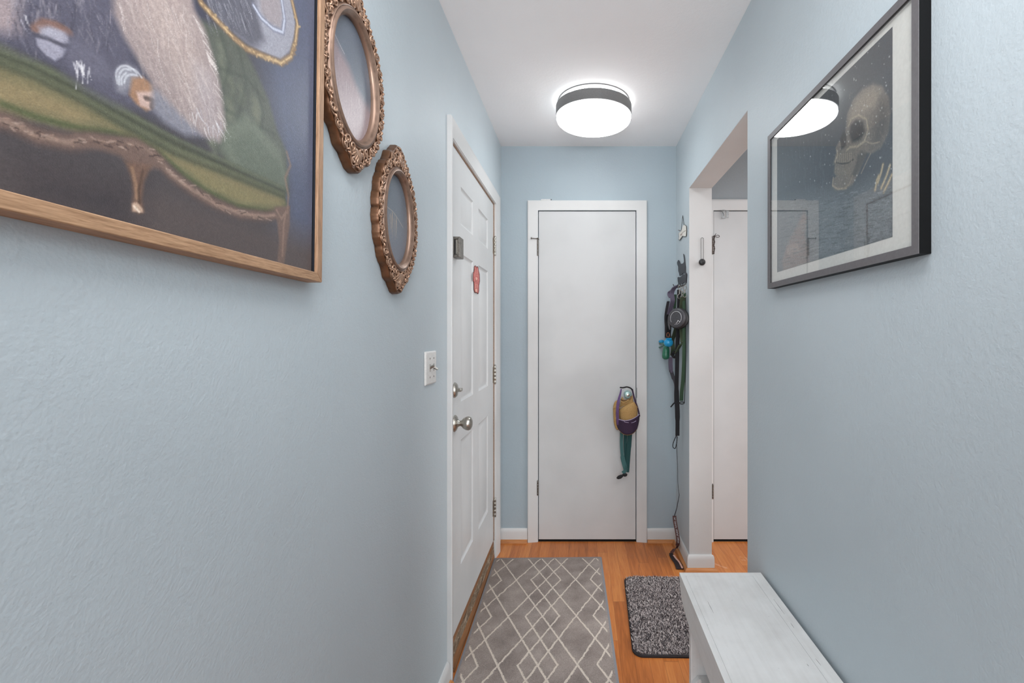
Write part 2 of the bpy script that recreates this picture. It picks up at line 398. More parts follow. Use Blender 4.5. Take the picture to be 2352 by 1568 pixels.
# red felt figure hung on the door
def felt(name, c): return plain(name, c, .95, n=.25, ns=300)
M['felt_red'] = felt('red_felt', (176, 104, 100)); M['felt_dark'] = felt('dark_red_felt', (104, 62, 60)); M['felt_pink'] = felt('pale_pink_felt', (222, 164, 150))
fig = thing('felt_ornament', side(1094, 642, XD), 'red felt rabbit-eared figure hung on the white panelled entrance door', 'ornament')
outline = [(1089.5,611),(1091,609.5),(1093,613),(1093.7,620),(1095,611.5),(1097,613),(1098.5,622),(1100.5,630),(1101,645),(1100,652),(1099.2,655),(1099.2,668),(1098,674),(1096.5,675),(1095.3,672),(1093,673),(1090,672),(1088.3,666),(1088.5,655),(1088,648),(1086.3,645),(1086,634),(1086.5,625),(1088.5,624),(1089,618)]
def shift(pts, c, k): return [(c[0]+(x-c[0])*k, c[1]+(y-c[1])*(1-(1-k)*.45)) for x, y in pts]
MB().prism([side(x, y, XD+.0006) for x, y in outline], (.003, 0, 0)).build('backing', 'felt_dark', fig)
MB().prism([side(x, y, XD+.0037) for x, y in shift(outline, (1093.8, 642), .86)], (.002, 0, 0)).build('front', 'felt_red', fig, .0006)
for x, y, rx, ry in ((1094, 640, 1.7, 3.6), (1093.5, 667, 1.8, 4.2)):
    MB().prism([side(x+rx*math.cos(a), y+ry*math.sin(a), XD+.006) for a in [2*PI*k/14 for k in range(14)]], (.0012, 0, 0)).build('patch', 'felt_pink', fig)
for ax, ay, bx, by in ((1091.6, 616, 1091.8, 634), (1096.2, 618, 1096.6, 634), (1092, 653.5, 1096, 653.5), (1092.3, 654, 1092.3, 661), (1095.8, 654, 1095.6, 661)):
    MB().tube([side(ax, ay, XD+.0066), side(bx, by, XD+.0066)], .0009, 6).build('stitch', 'felt_pink', fig)

# ------------------------------------------------------------------ closet doors on the end wall
def flat_door(name, x0, x1, z0=.012):
    b = MB().box((x0+.003, YE+.004, z0), (x1-.003, YE+.040, ZD-.003))
    return struct(b.build(name, 'door', bevel=.0015))
door2 = flat_door('door_2', *D1); door3 = flat_door('door_3', *D2)
struct(MB().box((D1[0], YE+.041, 0), (D1[1], YE+.05, ZD)).box((D2[0], YE+.041, 0), (D2[1], YE+.05, ZD)).box((D1[0], YE+.002, 0), (D1[1], YE+.045, .0008)).box((D2[0], YE+.002, 0), (D2[1], YE+.045, .0008)).build('door_gap_shade', 'gap', smooth=False))  # dark sheets behind and under the closet doors stand in for gap shade
def bhinge(dr, px, py0, py1, mat):
    c = back(px, (py0+py1)/2, YE-.006); h = (py1-py0)/371
    hinge(dr, c, None, h, .0055, mat)
bhinge(door2, 1235.2, 549, 587, 'steel'); bhinge(door2, 1235.2, 1104, 1137, 'steel')
bhinge(door3, 1637.2, 549, 584, 'steel'); bhinge(door3, 1637.0, 1112, 1145, 'steel')
# hinge pin door stop
def doorstop(dr, sx):
    c = back(1235.2 if dr is door2 else 1637.2, 548, YE-.008)
    b = MB().tube([c, c+Vector((-.014*sx, -.006, 0)), c+Vector((-.036*sx, -.012, .001))], .0028, 8)
    b.lathe([(.004, 0), (.0065, .002), (.0065, .006), (.004, .008)], c+Vector((-.034*sx, -.012, .001)), (-sx, -.3, 0), 12)
    b.lathe([(.006, 0), (.007, .002), (.006, .005)], c+Vector((0, 0, .0)), (0, 0, 1), 12)
    b.tube([c, c+Vector((.007*sx, -.004, -.006))], .003, 8)
    b.build('hinge_stop', 'steel', dr)
doorstop(door2, 1)
MB().box(((1462-VX)/371, YE-.0065, CZ-(913-VY)/371), ((1466-VX)/371, YE-.0055, CZ-(890-VY)/371)).build('strike_plate', 'darksteel', door2, .0003)
kn = back(1440.5, 904, YE+.004)
M['glassy'] = plain('teal_glazed_knob', (150, 178, 176), .2, .2, n=.1)
o = MB().lathe([(.022, 0), (.022, .004), (.010, .010), (.009, .028), (.016, .036), (.0235, .044), (.0235, .052), (.019, .058), (.012, .0595)], kn, (0, -1, 0), 30).build('door_knob', 'glassy', door2)
MB().lathe([(.0105, .0593), (.0095, .0608), (.006, .0612), (.001, .062)], kn, (0, -1, 0), 22).build('knob_button', 'nickel', o)

# small tool lying on top of the closet casing
zt = CZ+(VY-459.5)/373
o = thing('folding_ruler', ((1255-VX)/371, YE-.008, zt), 'thin white strip lying on top of the closet door casing', 'ruler')
MB().box(((1243-VX)/371, YE-.013, zt), ((1264-VX)/371, YE-.003, zt+.007)).build('strip', 'plate', o, .0015)
MB().lathe([(.003, 0), (.0035, .002), (.003, .005)], ((1266.5-VX)/371, YE-.013, zt+.004), (0, 1, 0), 10).build('pin', 'darksteel', o)

# clear hook over the kitchen closet door and dark ribbon bow on its hinge
def clearmat():
    m = Mat('clear_plastic', (186, 188, 188), .12, spec=.5); m.b.inputs['Transmission Weight'].default_value = .85; return m.m
M['clear'] = clearmat()
o = thing('over_door_hook', back(1666, 481, YE), 'clear plastic hook over the top of the closet door beyond the opening', 'hook')
MB().box(back(1667.5, 479.5, YE+.0035), back(1674, 500, YE+.0015)).build('strap', 'clear', o, .0004)
yy = YE-.012
MB().prism([back(x, y, yy) for x, y in ((1659,482),(1666.5,482),(1665.5,489),(1664.2,491),(1664.2,496),(1668,499),(1668,500.4),(1657,500.6),(1658,498.8),(1662.4,496),(1662.4,491),(1660.4,488))], (0, .010, 0)).build('peg', 'clear', o, .0008)
o = thing('ribbon_bow', back(1640, 545, YE-.02), 'dark brown ribbon tied on the hinge of the closet door beyond the opening', 'ribbon')
M['bow'] = plain('dark_brown_ribbon', (66, 54, 50), .8, n=.2); yy = YE-.022
b = MB()
b.blob(back(1641, 542.5, yy), (.006, .005, .006), n=10)
b.build('knot', 'bow', o)
for pts in ([(1641,542),(1645,540.5),(1650,540),(1652.5,543),(1649,545),(1644,543.5),(1641,542.5)], [(1641,542.5),(1638,545),(1635.5,546),(1635,543.5),(1638,542.5),(1641,542)], [(1641,542),(1643,539),(1644.5,536)]):
    MB().tube(cr([back(x, y, yy) for x, y in pts], 5), .0022, 6, flat=.8).build('loop', 'bow', o)
MB().tube(cr([back(x, y, yy) for x, y in [(1641,543),(1640,550),(1641,556),(1639.6,563),(1641,570),(1640,577),(1639.5,583)]], 4), [.0042+.0014*(k % 3) for k in range(25)], 6, flat=.6).build('tail', 'bow', o)
# (the thin bronze slip hanging beside it)
MB().box(back(1635.6, 549, YE-.0175), back(1637.2, 582, YE-.0190)).build('tag', plain('bronze_tag', (120, 102, 96), .5, .3), o, .0003)

# ------------------------------------------------------------------ light switch
sp = [(-.4906, 0)]
y0, y1 = side(974.6, 800, XL+.001).y, side(1002, 800, -.485).y
zc = CZ-(844-VY)*((y0+y1)/2)/F; hh = .0535
o = thing('light_switch', (XL, (y0+y1)/2, zc), 'white double toggle light switch plate on the blue left wall', 'light switch')
b = MB().loft([[(XL+.0005, y0, zc-hh), (XL+.0005, y1, zc-hh), (XL+.0005, y1, zc+hh), (XL+.0005, y0, zc+hh)], [(XL+.0035, y0, zc-hh), (XL+.0035, y1, zc-hh), (XL+.0035, y1, zc+hh), (XL+.0035, y0, zc+hh)], [(XL+.0065, y0+.004, zc-hh+.004), (XL+.0065, y1-.004, zc-hh+.004), (XL+.0065, y1-.004, zc+hh-.004), (XL+.0065, y0+.004, zc+hh-.004)]])
b.build('switch_plate', 'plate', o, .0008)
for k, (yy, up) in enumerate(((y0+(y1-y0)*.36, 1), (y0+(y1-y0)*.72, -1))):
    MB().box((XL+.0066, yy-.005, zc-.012), (XL+.0074, yy+.005, zc+.012)).build('slot', plain('switch_slot', (168, 166, 162), .6), o)
    MB().tube([(XL+.006, yy, zc), (XL+.015, yy, zc+.005*up), (XL+.020, yy, zc+.0075*up)], [.0044, .0040, .0034], 8).build('toggle', plain('toggle_nickel', (128, 126, 120), .3, .7), o)
    for s in (1, -1): MB().lathe([(.003, 0), (.0028, .0008), (.001, .0011)], (XL+.0064, yy, zc+s*.030), (1, 0, 0), 12).build('screw', 'steel', o)

# ------------------------------------------------------------------ ceiling lamp
LX, LY, LR = (1363.5-VX)/1060*2.31, 2.31, 173/2/1060*2.31
zb = CZ+1.077; ztop = CZ+1.127
lamp = thing('ceiling_lamp', (LX, LY, ZC), 'round grey-banded flush ceiling lamp glowing white over the hall', 'ceiling lamp')
def emis(name, c, s):
    m = bpy.data.materials.new(name); m.use_nodes = True; t = m.node_tree; b = t.nodes['Principled BSDF']
    b.inputs['Base Color'].default_value = (.8, .8, .8, 1); b.inputs['Roughness'].default_value = .35
    b.inputs['Emission Color'].default_value = (*c, 1); b.inputs['Emission Strength'].default_value = s; return m
M['lamp_on'] = emis('lit_opal_diffuser', (.95, .985, 1), LAMP); M['ring_on'] = emis('lit_halo_strip', (.97, .99, 1), 13.0)
M['band'] = plain('grey_lamp_band', (118, 118, 118), .5, .1, n=.03)
oo = Vector((LX, LY, 0))
b = MB().lathe([(LR-.004, zb), (LR, zb), (LR, ztop), (LR-.004, ztop), (LR-.02, ztop), (LR-.02, ztop-.002), (LR-.004, ztop-.002)], oo, (0, 0, 1), 96)
b.build('band', 'band', lamp)
MB().lathe([(LR-.006, zb+.01), (LR-.0045, zb), (LR-.0035, zb-.010), (LR-.006, zb-.018), (LR-.015, zb-.026), (LR-.04, zb-.033), (LR-.09, zb-.037), (.001, zb-.038)], oo, (0, 0, 1), 96).build('diffuser', 'lamp_on', lamp)
MB().lathe([(LR-.030, ztop-.002), (LR-.030, ZC-.0045)], oo, (0, 0, 1), 72).build('halo_strip', 'ring_on', lamp)
MB().lathe([(.02, ZC-.004), (LR-.012, ZC-.004), (LR-.012, ZC-.0002), (.02, ZC-.0002)], oo, (0, 0, 1), 72).build('mounting_plate', 'band', lamp)

# ------------------------------------------------------------------ painted pictures as coloured meshes
class Canvas:
    """grid of points (u, v); colours painted with polygons and strokes"""
    def __init__(s, us, vs, bg):
        s.us, s.vs = np.array(us), np.array(vs); s.U, s.V = np.meshgrid(s.us, s.vs); s.C = np.zeros(s.U.shape+(3,)); s.C[:] = bg
        s.rng = np.random.default_rng(3); s.k = 1.0
    def win(s, P, pad):
        P = np.array(P); i0, i1 = np.searchsorted(s.us, [P[:, 0].min()-pad, P[:, 0].max()+pad]); j0, j1 = np.searchsorted(s.vs, [P[:, 1].min()-pad, P[:, 1].max()+pad])
        return slice(j0, j1), slice(i0, i1)
    def blend(s, w, a, col): s.C[w] = s.C[w]*(1-a[..., None])+np.array(col, float)*a[..., None]
    def dist(s, w, P, closed=False):
        U, V = s.U[w], s.V[w]; d = np.full(U.shape, 1e9); tt = np.zeros(U.shape); n = len(P)
        for i in range(n if closed else n-1):
            a = P[i]; b = P[(i+1) % n]; e = (b[0]-a[0], b[1]-a[1]); L = e[0]**2+e[1]**2+1e-12
            t = np.clip(((U-a[0])*e[0]+(V-a[1])*e[1])/L, 0, 1); q = np.hypot(U-a[0]-t*e[0], V-a[1]-t*e[1])
            k = q < d; d = np.where(k, q, d); tt = np.where(k, (i+t)/max(1, n-1), tt)
        return d, tt
    def poly(s, P, col, soft=.004, alpha=1.):
        soft *= s.k; w = s.win(P, soft*2); U, V = s.U[w], s.V[w]
        if U.size == 0: return
        ins = np.zeros(U.shape, bool); n = len(P)
        for i in range(n):
            (x0, y0), (x1, y1) = P[i], P[(i+1) % n]
            if y0 == y1: continue
            ins ^= ((y0 > V) != (y1 > V)) & (U < (x1-x0)*(V-y0)/(y1-y0)+x0)
        d, _ = s.dist(w, P, True); sd = np.where(ins, d, -d)
        s.blend(w, np.clip(sd/soft*.5+.5, 0, 1)*alpha, col)
    def stroke(s, P, wd, col, alpha=1., soft=.5, taper=False):
        w = s.win(P, wd*1.5)
        if s.U[w].size == 0: return
        d, t = s.dist(w, P); ww = wd/2*(np.clip(1.15-t, .1, 1) if taper else 1)
        s.blend(w, np.clip((ww*(1+soft)-d)/(ww*2*soft+1e-9), 0, 1)*alpha, col)
    def grain(s, amp, scale=1):
        n = s.rng.normal(size=s.U.shape)
        if scale > 1: n = np.kron(n[::scale, ::scale], np.ones((scale, scale)))[:s.U.shape[0], :s.U.shape[1]]
        s.C *= 1+amp*n[..., None]
    def mesh(s, name, to3, mat, parent):
        h, w = s.U.shape; P = to3(s.U.ravel(), s.V.ravel()); me = bpy.data.meshes.new(name)
        idx = np.arange(h*w).reshape(h, w); q = np.stack([idx[:-1, :-1], idx[:-1, 1:], idx[1:, 1:], idx[1:, :-1]], -1).reshape(-1, 4)
        me.vertices.add(h*w); me.vertices.foreach_set('co', P.ravel()); me.loops.add(q.size); me.loops.foreach_set('vertex_index', q.ravel().astype(np.int32))
        me.polygons.add(len(q)); me.polygons.foreach_set('loop_start', np.arange(0, q.size, 4, dtype=np.int32)); me.update(calc_edges=True)
        c = np.clip(s.C, 0, 255)/255; c = np.where(c <= .04045, c/12.92, ((c+.055)/1.055)**2.4)
        at = me.color_attributes.new('paint', 'FLOAT_COLOR', 'POINT'); at.data.foreach_set('color', np.concatenate([c.reshape(-1, 3), np.ones((h*w, 1))], 1).ravel())
        o = bpy.data.objects.new(name, me); COL.objects.link(o); me.materials.append(mat)
        if parent is not None: o.parent = parent; o.matrix_parent_inverse = Matrix.Translation(root_loc(parent)).inverted()
        return o
def paintmat(name, rough, spec=.5, weave=0):
    m = Mat(name, (128, 128, 128), rough, spec=spec); a = m.node('ShaderNodeAttribute', attribute_name='paint'); m.color(a.outputs['Color'])
    if weave: m.bump(m.noise(m.coord(), 700, 2), weave, .0006)
    return m.m
def glassmat(name, rough=.0):
    m = bpy.data.materials.new(name); m.use_nodes = True; t = m.node_tree; t.nodes.clear()
    o = t.nodes.new('ShaderNodeOutputMaterial'); mx = t.nodes.new('ShaderNodeMixShader'); fr = t.nodes.new('ShaderNodeFresnel'); fr.inputs[0].default_value = 1.5
    tr = t.nodes.new('ShaderNodeBsdfTransparent'); tr.inputs[0].default_value = (.97, .98, .98, 1); g = t.nodes.new('ShaderNodeBsdfGlossy'); g.inputs['Roughness'].default_value = rough
    ge = t.nodes.new('ShaderNodeNewGeometry'); fb = (S(t, fr.outputs[0])*2.1).min(1.0)*(1-S(t, ge.outputs['Backfacing'])); t.links.new(fb.k, mx.inputs[0]); t.links.new(tr.outputs[0], mx.inputs[1]); t.links.new(g.outputs[0], mx.inputs[2]); t.links.new(mx.outputs[0], o.inputs[0]); return m
M['glass'] = glassmat('picture_glass', .01); M['glass_soft'] = glassmat('satin_picture_glass', .16)

def build_big_painting():
    XF, XC = -.4624, -.4700            # front of the frame, canvas
    c = side(740, 649, XF)             # lower right corner of the frame on the wall
    ang = math.radians(1.15)
    R = lambda p: Vector((p[0], c.y+(p[1]-c.y)*math.cos(ang)+(p[2]-c.z)*math.sin(ang), c.z-(p[1]-c.y)*math.sin(ang)+(p[2]-c.z)*math.cos(ang)))
    root = thing('framed_painting', (XL, c.y-.4, c.z), 'large oak-framed painting of a shaggy animal on a green sofa, left wall', 'painting')
    Wd, Ht, fw = .80, .98, .016
    M['oak_y'] = wood('light_oak_frame', (122, 90, 64), (182, 146, 114), 'y', 5.0, .5); M['oak_z'] = wood('light_oak_frame_upright', (124, 92, 68), (178, 142, 112), 'z', 5.0, .5)
    y1, y0, z0, z1 = c.y, c.y-Wd, c.z, c.z+Ht
    def rail(pts, mat):
        MB().prism([R((XL+.001, *p)) for p in pts], (XF-XL-.001, 0, 0)).build('frame_rail', mat, root, .0012)
    rail([(y0, z0), (y1, z0), (y1-fw, z0+fw), (y0+fw, z0+fw)], 'oak_y'); rail([(y0, z1), (y1, z1), (y1-fw, z1-fw), (y0+fw, z1-fw)], 'oak_y')
    rail([(y1, z0), (y1, z1), (y1-fw, z1-fw), (y1-fw, z0+fw)], 'oak_z'); rail([(y0, z0), (y0, z1), (y0+fw, z1-fw), (y0+fw, z0+fw)], 'oak_z')
    dk = plain('black_frame_lining', (16, 20, 30), .6)
    b = MB()
    b.prism([R((XL+.004, *p)) for p in ((y0+fw, z0+fw), (y1-fw, z0+fw), (y1-fw, z1-fw), (y0+fw, z1-fw))], (.003, 0, 0))
    b.prism([R((XL+.006, *p)) for p in ((y1-fw-.001, z0+fw), (y1-fw, z0+fw), (y1-fw, z1-fw), (y1-fw-.001, z1-fw))], (XF-XL-.011, 0, 0))
    b.build('backing', dk, root)
    a = c.y-fw-.0045
    us = np.concatenate([np.arange(c.y-Wd+fw, .33, .02), np.arange(.335, a, .0011), [a]]); vs = np.concatenate([np.arange(z0+fw+.001, CZ+.64, .0011), np.arange(CZ+.65, z1-fw, .02)])
    cv = Canvas(us, vs, (66, 64, 68))
    def q(x, y):
        p = side(x, y, XC); return (p.y, p.z)      # photograph -> canvas plane
    def Q(pts): return [q(*p) for p in pts]
    rg = random.Random(5)
    cv.k = .6
    # ground tones of the picture, the lower one lightened as painted-in haze
    cv.poly(Q([(560,-200),(760,-200),(760,700),(640,640),(640,420),(600,200)]), (84, 90, 110), .07)
    cv.poly(Q([(-60,330),(300,400),(740,560),(740,700),(-60,560)]), (84, 75, 74), .05)
    cv.poly(Q([(60,400),(330,430),(300,560),(60,480)]), (56, 52, 56), .04, .7)
    cv.poly(Q([(-80,-300),(620,-300),(500,60),(300,200),(-80,160)]), (62, 62, 76), .03)
    # tufted sofa back
    cv.poly(Q([(430,40),(490,60),(545,95),(580,160),(612,230),(632,300),(655,350),(662,450),(560,430),(470,330),(470,200)]), (84, 88, 80), .008)
    for i in range(60):
        x = rg.uniform(470, 640); y = rg.uniform(90, 400)
        if (x-470)/190 > (y-20)/330: continue
        cv.stroke(Q([(x, y), (x+6, y+rg.uniform(12, 26)), (x+2, y+34)]), .010, rg.choice([(122, 126, 104), (66, 72, 64), (132, 136, 114)]), .32, .9)
    for pts in ([(500,80),(520,150),(500,230)], [(540,110),(560,190),(540,280),(570,340)], [(580,190),(600,260),(590,340)], [(500,160),(560,180),(600,230)], [(500,250),(560,280),(630,310)]):
        cv.stroke(Q(pts), .005, (60, 68, 60), .45, 1)
    cv.poly(Q([(510,300),(560,262),(640,345),(655,400),(652,448),(560,418),(505,350)]), (108, 116, 102), .01, .8)
    cv.poly(Q([(520,330),(575,305),(640,380),(648,425),(560,395)]), (94, 102, 90), .006, .8)
    # seat
    cv.poly(Q([(-60,95),(0,120),(80,158),(180,205),(270,252),(340,300),(430,345),(540,395),(650,445),(660,480),(620,492),(540,484),(470,452),(420,418),(370,370),(320,342),(250,322),(170,318),(90,300),(0,288),(-60,280)]), (92, 94, 72), .006)
    cv.poly(Q([(-60,170),(0,188),(90,215),(180,255),(230,300),(170,312),(90,290),(0,272),(-60,260)]), (140, 124, 92), .018, .9)
    cv.poly(Q([(370,360),(440,370),(540,415),(640,455),(650,480),(560,478),(470,440)]), (132, 122, 88), .012, .85)
    for k, (o_, col, wd) in enumerate(((0, (58, 62, 52), .012), (14, (106, 108, 86), .006), (26, (66, 70, 56), .009), (-12, (98, 102, 84), .005), (40, (124, 114, 84), .008))):
        cv.stroke(Q([(-40, 138+o_), (60, 172+o_), (180, 226+o_), (290, 285+o_), (400, 340+o_), (520, 388+o_*.8), (648, 440+o_*.6)]), wd, col, .7, .9)
    cv.stroke(Q([(0,262),(80,290),(180,312),(240,318),(320,330),(370,366),(420,412),(470,444),(540,478),(620,488)]), .005, (78, 86, 58), .8, .8)
    # carved wooden edge and legs
    for wd, col in ((.016, (96, 78, 72)), (.010, (116, 96, 88)), (.004, (140, 118, 106))):
        cv.stroke(Q([(-40,290),(20,306),(80,332),(150,345),(210,338),(262,344),(310,345),(350,368),(390,410),(440,446),(490,474),(550,496),(610,500),(650,492)]), wd, col, .9, .5)
    cv.poly(Q([(190,330),(300,338),(360,372),(380,396),(340,400),(300,396),(270,372),(220,356),(180,352)]), (110, 90, 82), .006)
    cv.poly(Q([(282,384),(345,392),(328,432),(324,470),(330,500),(318,506),(300,498),(304,460),(298,420)]), (108, 84, 72), .004)
    cv.stroke(Q([(300,400),(310,440),(312,470)]), .004, (150, 120, 96), .7); cv.stroke(Q([(325,405),(316,450),(318,480)]), .003, (80, 62, 52), .8)
    cv.poly(Q([(301,482),(312,478),(326,492),(327,502),(303,500)]), (186, 158, 138), .002); cv.stroke(Q([(306,488),(318,500)]), .0025, (232, 214, 196), .9)
    cv.poly(Q([(628,478),(664,474),(664,520),(658,560),(652,610),(636,610),(640,560),(636,520)]), (112, 92, 84), .004)
    cv.stroke(Q([(634,486),(645,505),(655,488),(650,520),(648,590)]), .004, (142, 120, 106), .7)
    cv.stroke(Q([(655,350),(664,380),(652,410),(660,450),(658,490)]), .005, (132, 110, 96), .7)
    for i in range(90):
        t = rg.random(); k = rg.uniform(0, 620); yk = np.interp(k, [0, 80, 150, 210, 262, 310, 350, 390, 440, 490, 550, 620], [300, 332, 345, 338, 344, 345, 368, 410, 446, 474, 496, 500])+rg.uniform(-8, 9)
        cv.stroke(Q([(k, yk), (k+rg.uniform(5, 14), yk+rg.uniform(-3, 8))]), .0016, rg.choice([(150, 126, 112), (70, 56, 52), (160, 140, 128)]), .7)
    # animal: dark flank, fur, hooves
    cv.poly(Q([(-60,-200),(300,-200),(270,40),(300,150),(400,250),(470,322),(420,318),(330,270),(250,250),(190,222),(110,160),(40,140),(-60,100)]), (84, 82, 96), .012)
    cv.poly(Q([(-60,-100),(20,-60),(35,20),(30,60),(36,92),(10,96),(-60,90)]), (148, 134, 136), .01)
    def fur(n, gen, cols, wd, al):
        for _ in range(n):
            x, y, dx, dy, L = gen(); bend = rg.uniform(-.35, .35); P = [(x, y)]
            for k in range(4): P.append((P[-1][0]+(dx+bend*dy*(k-.8)*.5)*L/4, P[-1][1]+(dy-bend*dx*(k-.8)*.5)*L/4))
            cv.stroke(Q(P), wd*rg.uniform(.6, 1.3), rg.choice(cols), al*rg.uniform(.5, 1), .6, True)
    def g2():
        x = rg.uniform(0, 250); y = rg.uniform(-20, 120); a = math.radians(rg.uniform(60, 110)); return x, y, math.cos(a), math.sin(a), rg.uniform(20, 60)
    fur(170, g2, [(122, 118, 128), (60, 58, 70), (150, 144, 150), (104, 100, 112)], .0016, .5)
    cv.poly(Q([(66,98),(72,80),(100,70),(140,82),(152,104),(150,128),(138,150),(120,162),(95,148),(72,124)]), (146, 144, 158), .004)
    cv.stroke(Q([(66,98),(72,124),(95,148),(120,162),(138,150),(150,128),(152,104)]), .003, (62, 60, 74), .7, .8)
    cv.stroke(Q([(70,84),(92,68),(122,74),(148,88)]), .007, (122, 92, 82), .9); cv.stroke(Q([(70,98),(100,104),(134,120),(148,122)]), .004, (70, 68, 80), .9)
    cv.poly(Q([(78,80),(104,76),(140,90),(150,110),(120,106),(84,96)]), (158, 156, 168), .004, .9)
    cv.poly(Q([(150,96),(200,116),(250,170),(262,206),(210,196),(160,168),(146,140)]), (96, 94, 108), .01)
    cv.poly(Q([(258,196),(262,168),(284,158),(306,170),(316,186),(300,204),(280,228),(262,222)]), (140, 140, 148), .006, .85)
    cv.poly(Q([(296,190),(320,186),(345,205),(356,230),(350,256),(330,266),(306,250),(290,230)]), (150, 116, 92), .004)
    cv.poly(Q([(306,222),(330,220),(352,222),(355,248),(338,262),(316,254)]), (186, 160, 150), .003); cv.stroke(Q([(328,236),(346,240),(342,256)]), .005, (90, 76, 72), .9)
    cv.poly(Q([(342,206),(386,232),(440,280),(462,318),(420,318),(372,290),(345,262)]), (126, 126, 136), .008)
    cv.poly(Q([(236,-200),(400,-200),(436,20),(462,70),(484,140),(500,200),(508,262),(512,300),(500,330),(468,322),(440,300),(400,262),(350,208),(310,150),(276,96),(250,40)]), (150, 136, 134), .008)
    cv.poly(Q([(290,-60),(380,-60),(430,70),(470,190),(480,260),(440,240),(380,150),(310,60)]), (172, 156, 150), .03, .8)
    cv.poly(Q([(440,150),(480,170),(500,260),(494,320),(462,300),(440,220)]), (160, 150, 152), .02, .8)
    def g1():
        t = rg.random(); s_ = rg.random(); y = -20+t*320; xl = np.interp(y, [-20, 60, 150, 210, 262, 300], [245, 262, 310, 350, 400, 440]); xr = np.interp(y, [-20, 70, 140, 200, 262, 300], [430, 462, 484, 500, 508, 512])
        a = math.radians(rg.uniform(62, 92)-(1-s_)*14); return xl+(xr-xl)*s_*.94, y, math.cos(a), math.sin(a), rg.uniform(45, 110)*(1 if y < 210 else .5)
    fur(230, g1, [(190, 176, 170), (202, 190, 186), (132, 118, 118), (178, 162, 156), (140, 126, 124)], .0030, .24)
    fur(70, g1, [(208, 200, 198), (196, 186, 182)], .0010, .5)
    for x, y, n in ((166, 156, 8), (180, 166, 5), (204, 178, 2), (32, 56, 2), (440, 262, 5), (492, 286, 8), (470, 292, 4)):
        for _ in range(n):
            a = math.radians(rg.uniform(55, 100)); fx = x+rg.uniform(-12, 16); fy = y+rg.uniform(-8, 10); L = rg.uniform(24, 48)
            cv.stroke(Q([(fx, fy), (fx+math.cos(a)*L*.5, fy+math.sin(a)*L*.5), (fx+math.cos(a)*L+rg.uniform(-4, 9), fy+math.sin(a)*L)]), .0015, rg.choice([(206, 204, 208), (170, 168, 178), (226, 224, 226)]), .6, .6, True)
    for pts in ([(262,204),(259,180),(270,164),(290,164),(306,178)], [(266,206),(266,184),(276,170),(292,172)], [(272,206),(272,190),(282,178)], [(278,202),(282,188),(294,182),(308,184)], [(288,168),(304,172),(318,188)]):
        cv.stroke(Q(cr([(*p, 0) for p in pts], 4) and [(p.x, p.y) for p in cr([(*p, 0) for p in pts], 4)]), .0020, (198, 200, 206), .7, .6)
    for i in range(24):      # fringe along the right edge of the coat
        y = rg.uniform(40, 320); xr = np.interp(y, [40, 70, 140, 200, 262, 320], [446, 462, 484, 500, 508, 508]); L = rg.uniform(20, 46)
        cv.stroke(Q([(xr-14, y-6), (xr+4, y+L*.6), (xr+rg.uniform(3, 12), y+L)]), .0014, (206, 198, 194), .7, .6, True)
    # oval looking glass painted at the top
    cv.poly(Q([(440,-120),(470,20),(520,70),(580,112),(640,134),(662,110),(672,60),(660,-20),(640,-120)]), (148, 148, 158), .004)
    cv.poly(Q([(440,-120),(560,-120),(580,20),(600,90),(575,112),(520,72),(470,24)]), (92, 92, 102), .012)
    fur(90, lambda: (rg.uniform(460, 575), rg.uniform(-30, 60), .35, .93, rg.uniform(20, 50)), [(150, 150, 158), (60, 60, 70), (186, 186, 192)], .0014, .6)
    cv.poly(Q([(586,-60),(625,-60),(640,20),(638,60),(610,48),(590,20)]), (150, 140, 142), .008, .8)
    for wd, col in ((.008, (112, 116, 134)), (.004, (190, 194, 208))): cv.stroke(Q([(574,10),(592,38),(620,62),(642,70),(646,40),(638,-10)]), wd, col, .9)
    edge = [(432,-40),(452,8),(486,44),(530,88),(560,112),(600,128),(640,142),(662,126),(672,90),(676,50),(664,0),(655,-30)]
    for wd, col in ((.010, (116, 96, 76)), (.006, (156, 130, 98)), (.002, (196, 168, 128))): cv.stroke(Q(edge), wd, col, .95)
    for i in range(70):
        k = rg.uniform(0, len(edge)-1.01); i0 = int(k); f_ = k-i0; x = edge[i0][0]*(1-f_)+edge[i0+1][0]*f_; y = edge[i0][1]*(1-f_)+edge[i0+1][1]*f_
        cv.stroke(Q([(x, y), (x+rg.uniform(-3, 8), y+rg.uniform(-4, 9))]), .003, rg.choice([(186, 160, 122), (130, 106, 80), (166, 142, 110)]), .8)
    cv.grain(.03); cv.grain(.02, 3)
    ca, sa = math.cos(ang), math.sin(ang)
    inner = R((XC, y1-fw-.004, z0+fw+.004))
    cv.mesh('canvas', lambda u, v: np.stack([np.full_like(u, XC), c.y+(u-c.y)*ca+(v-c.z)*sa, c.z-(u-c.y)*sa+(v-c.z)*ca], 1), paintmat('painted_canvas', .34, .45, .5), root)
build_big_painting()

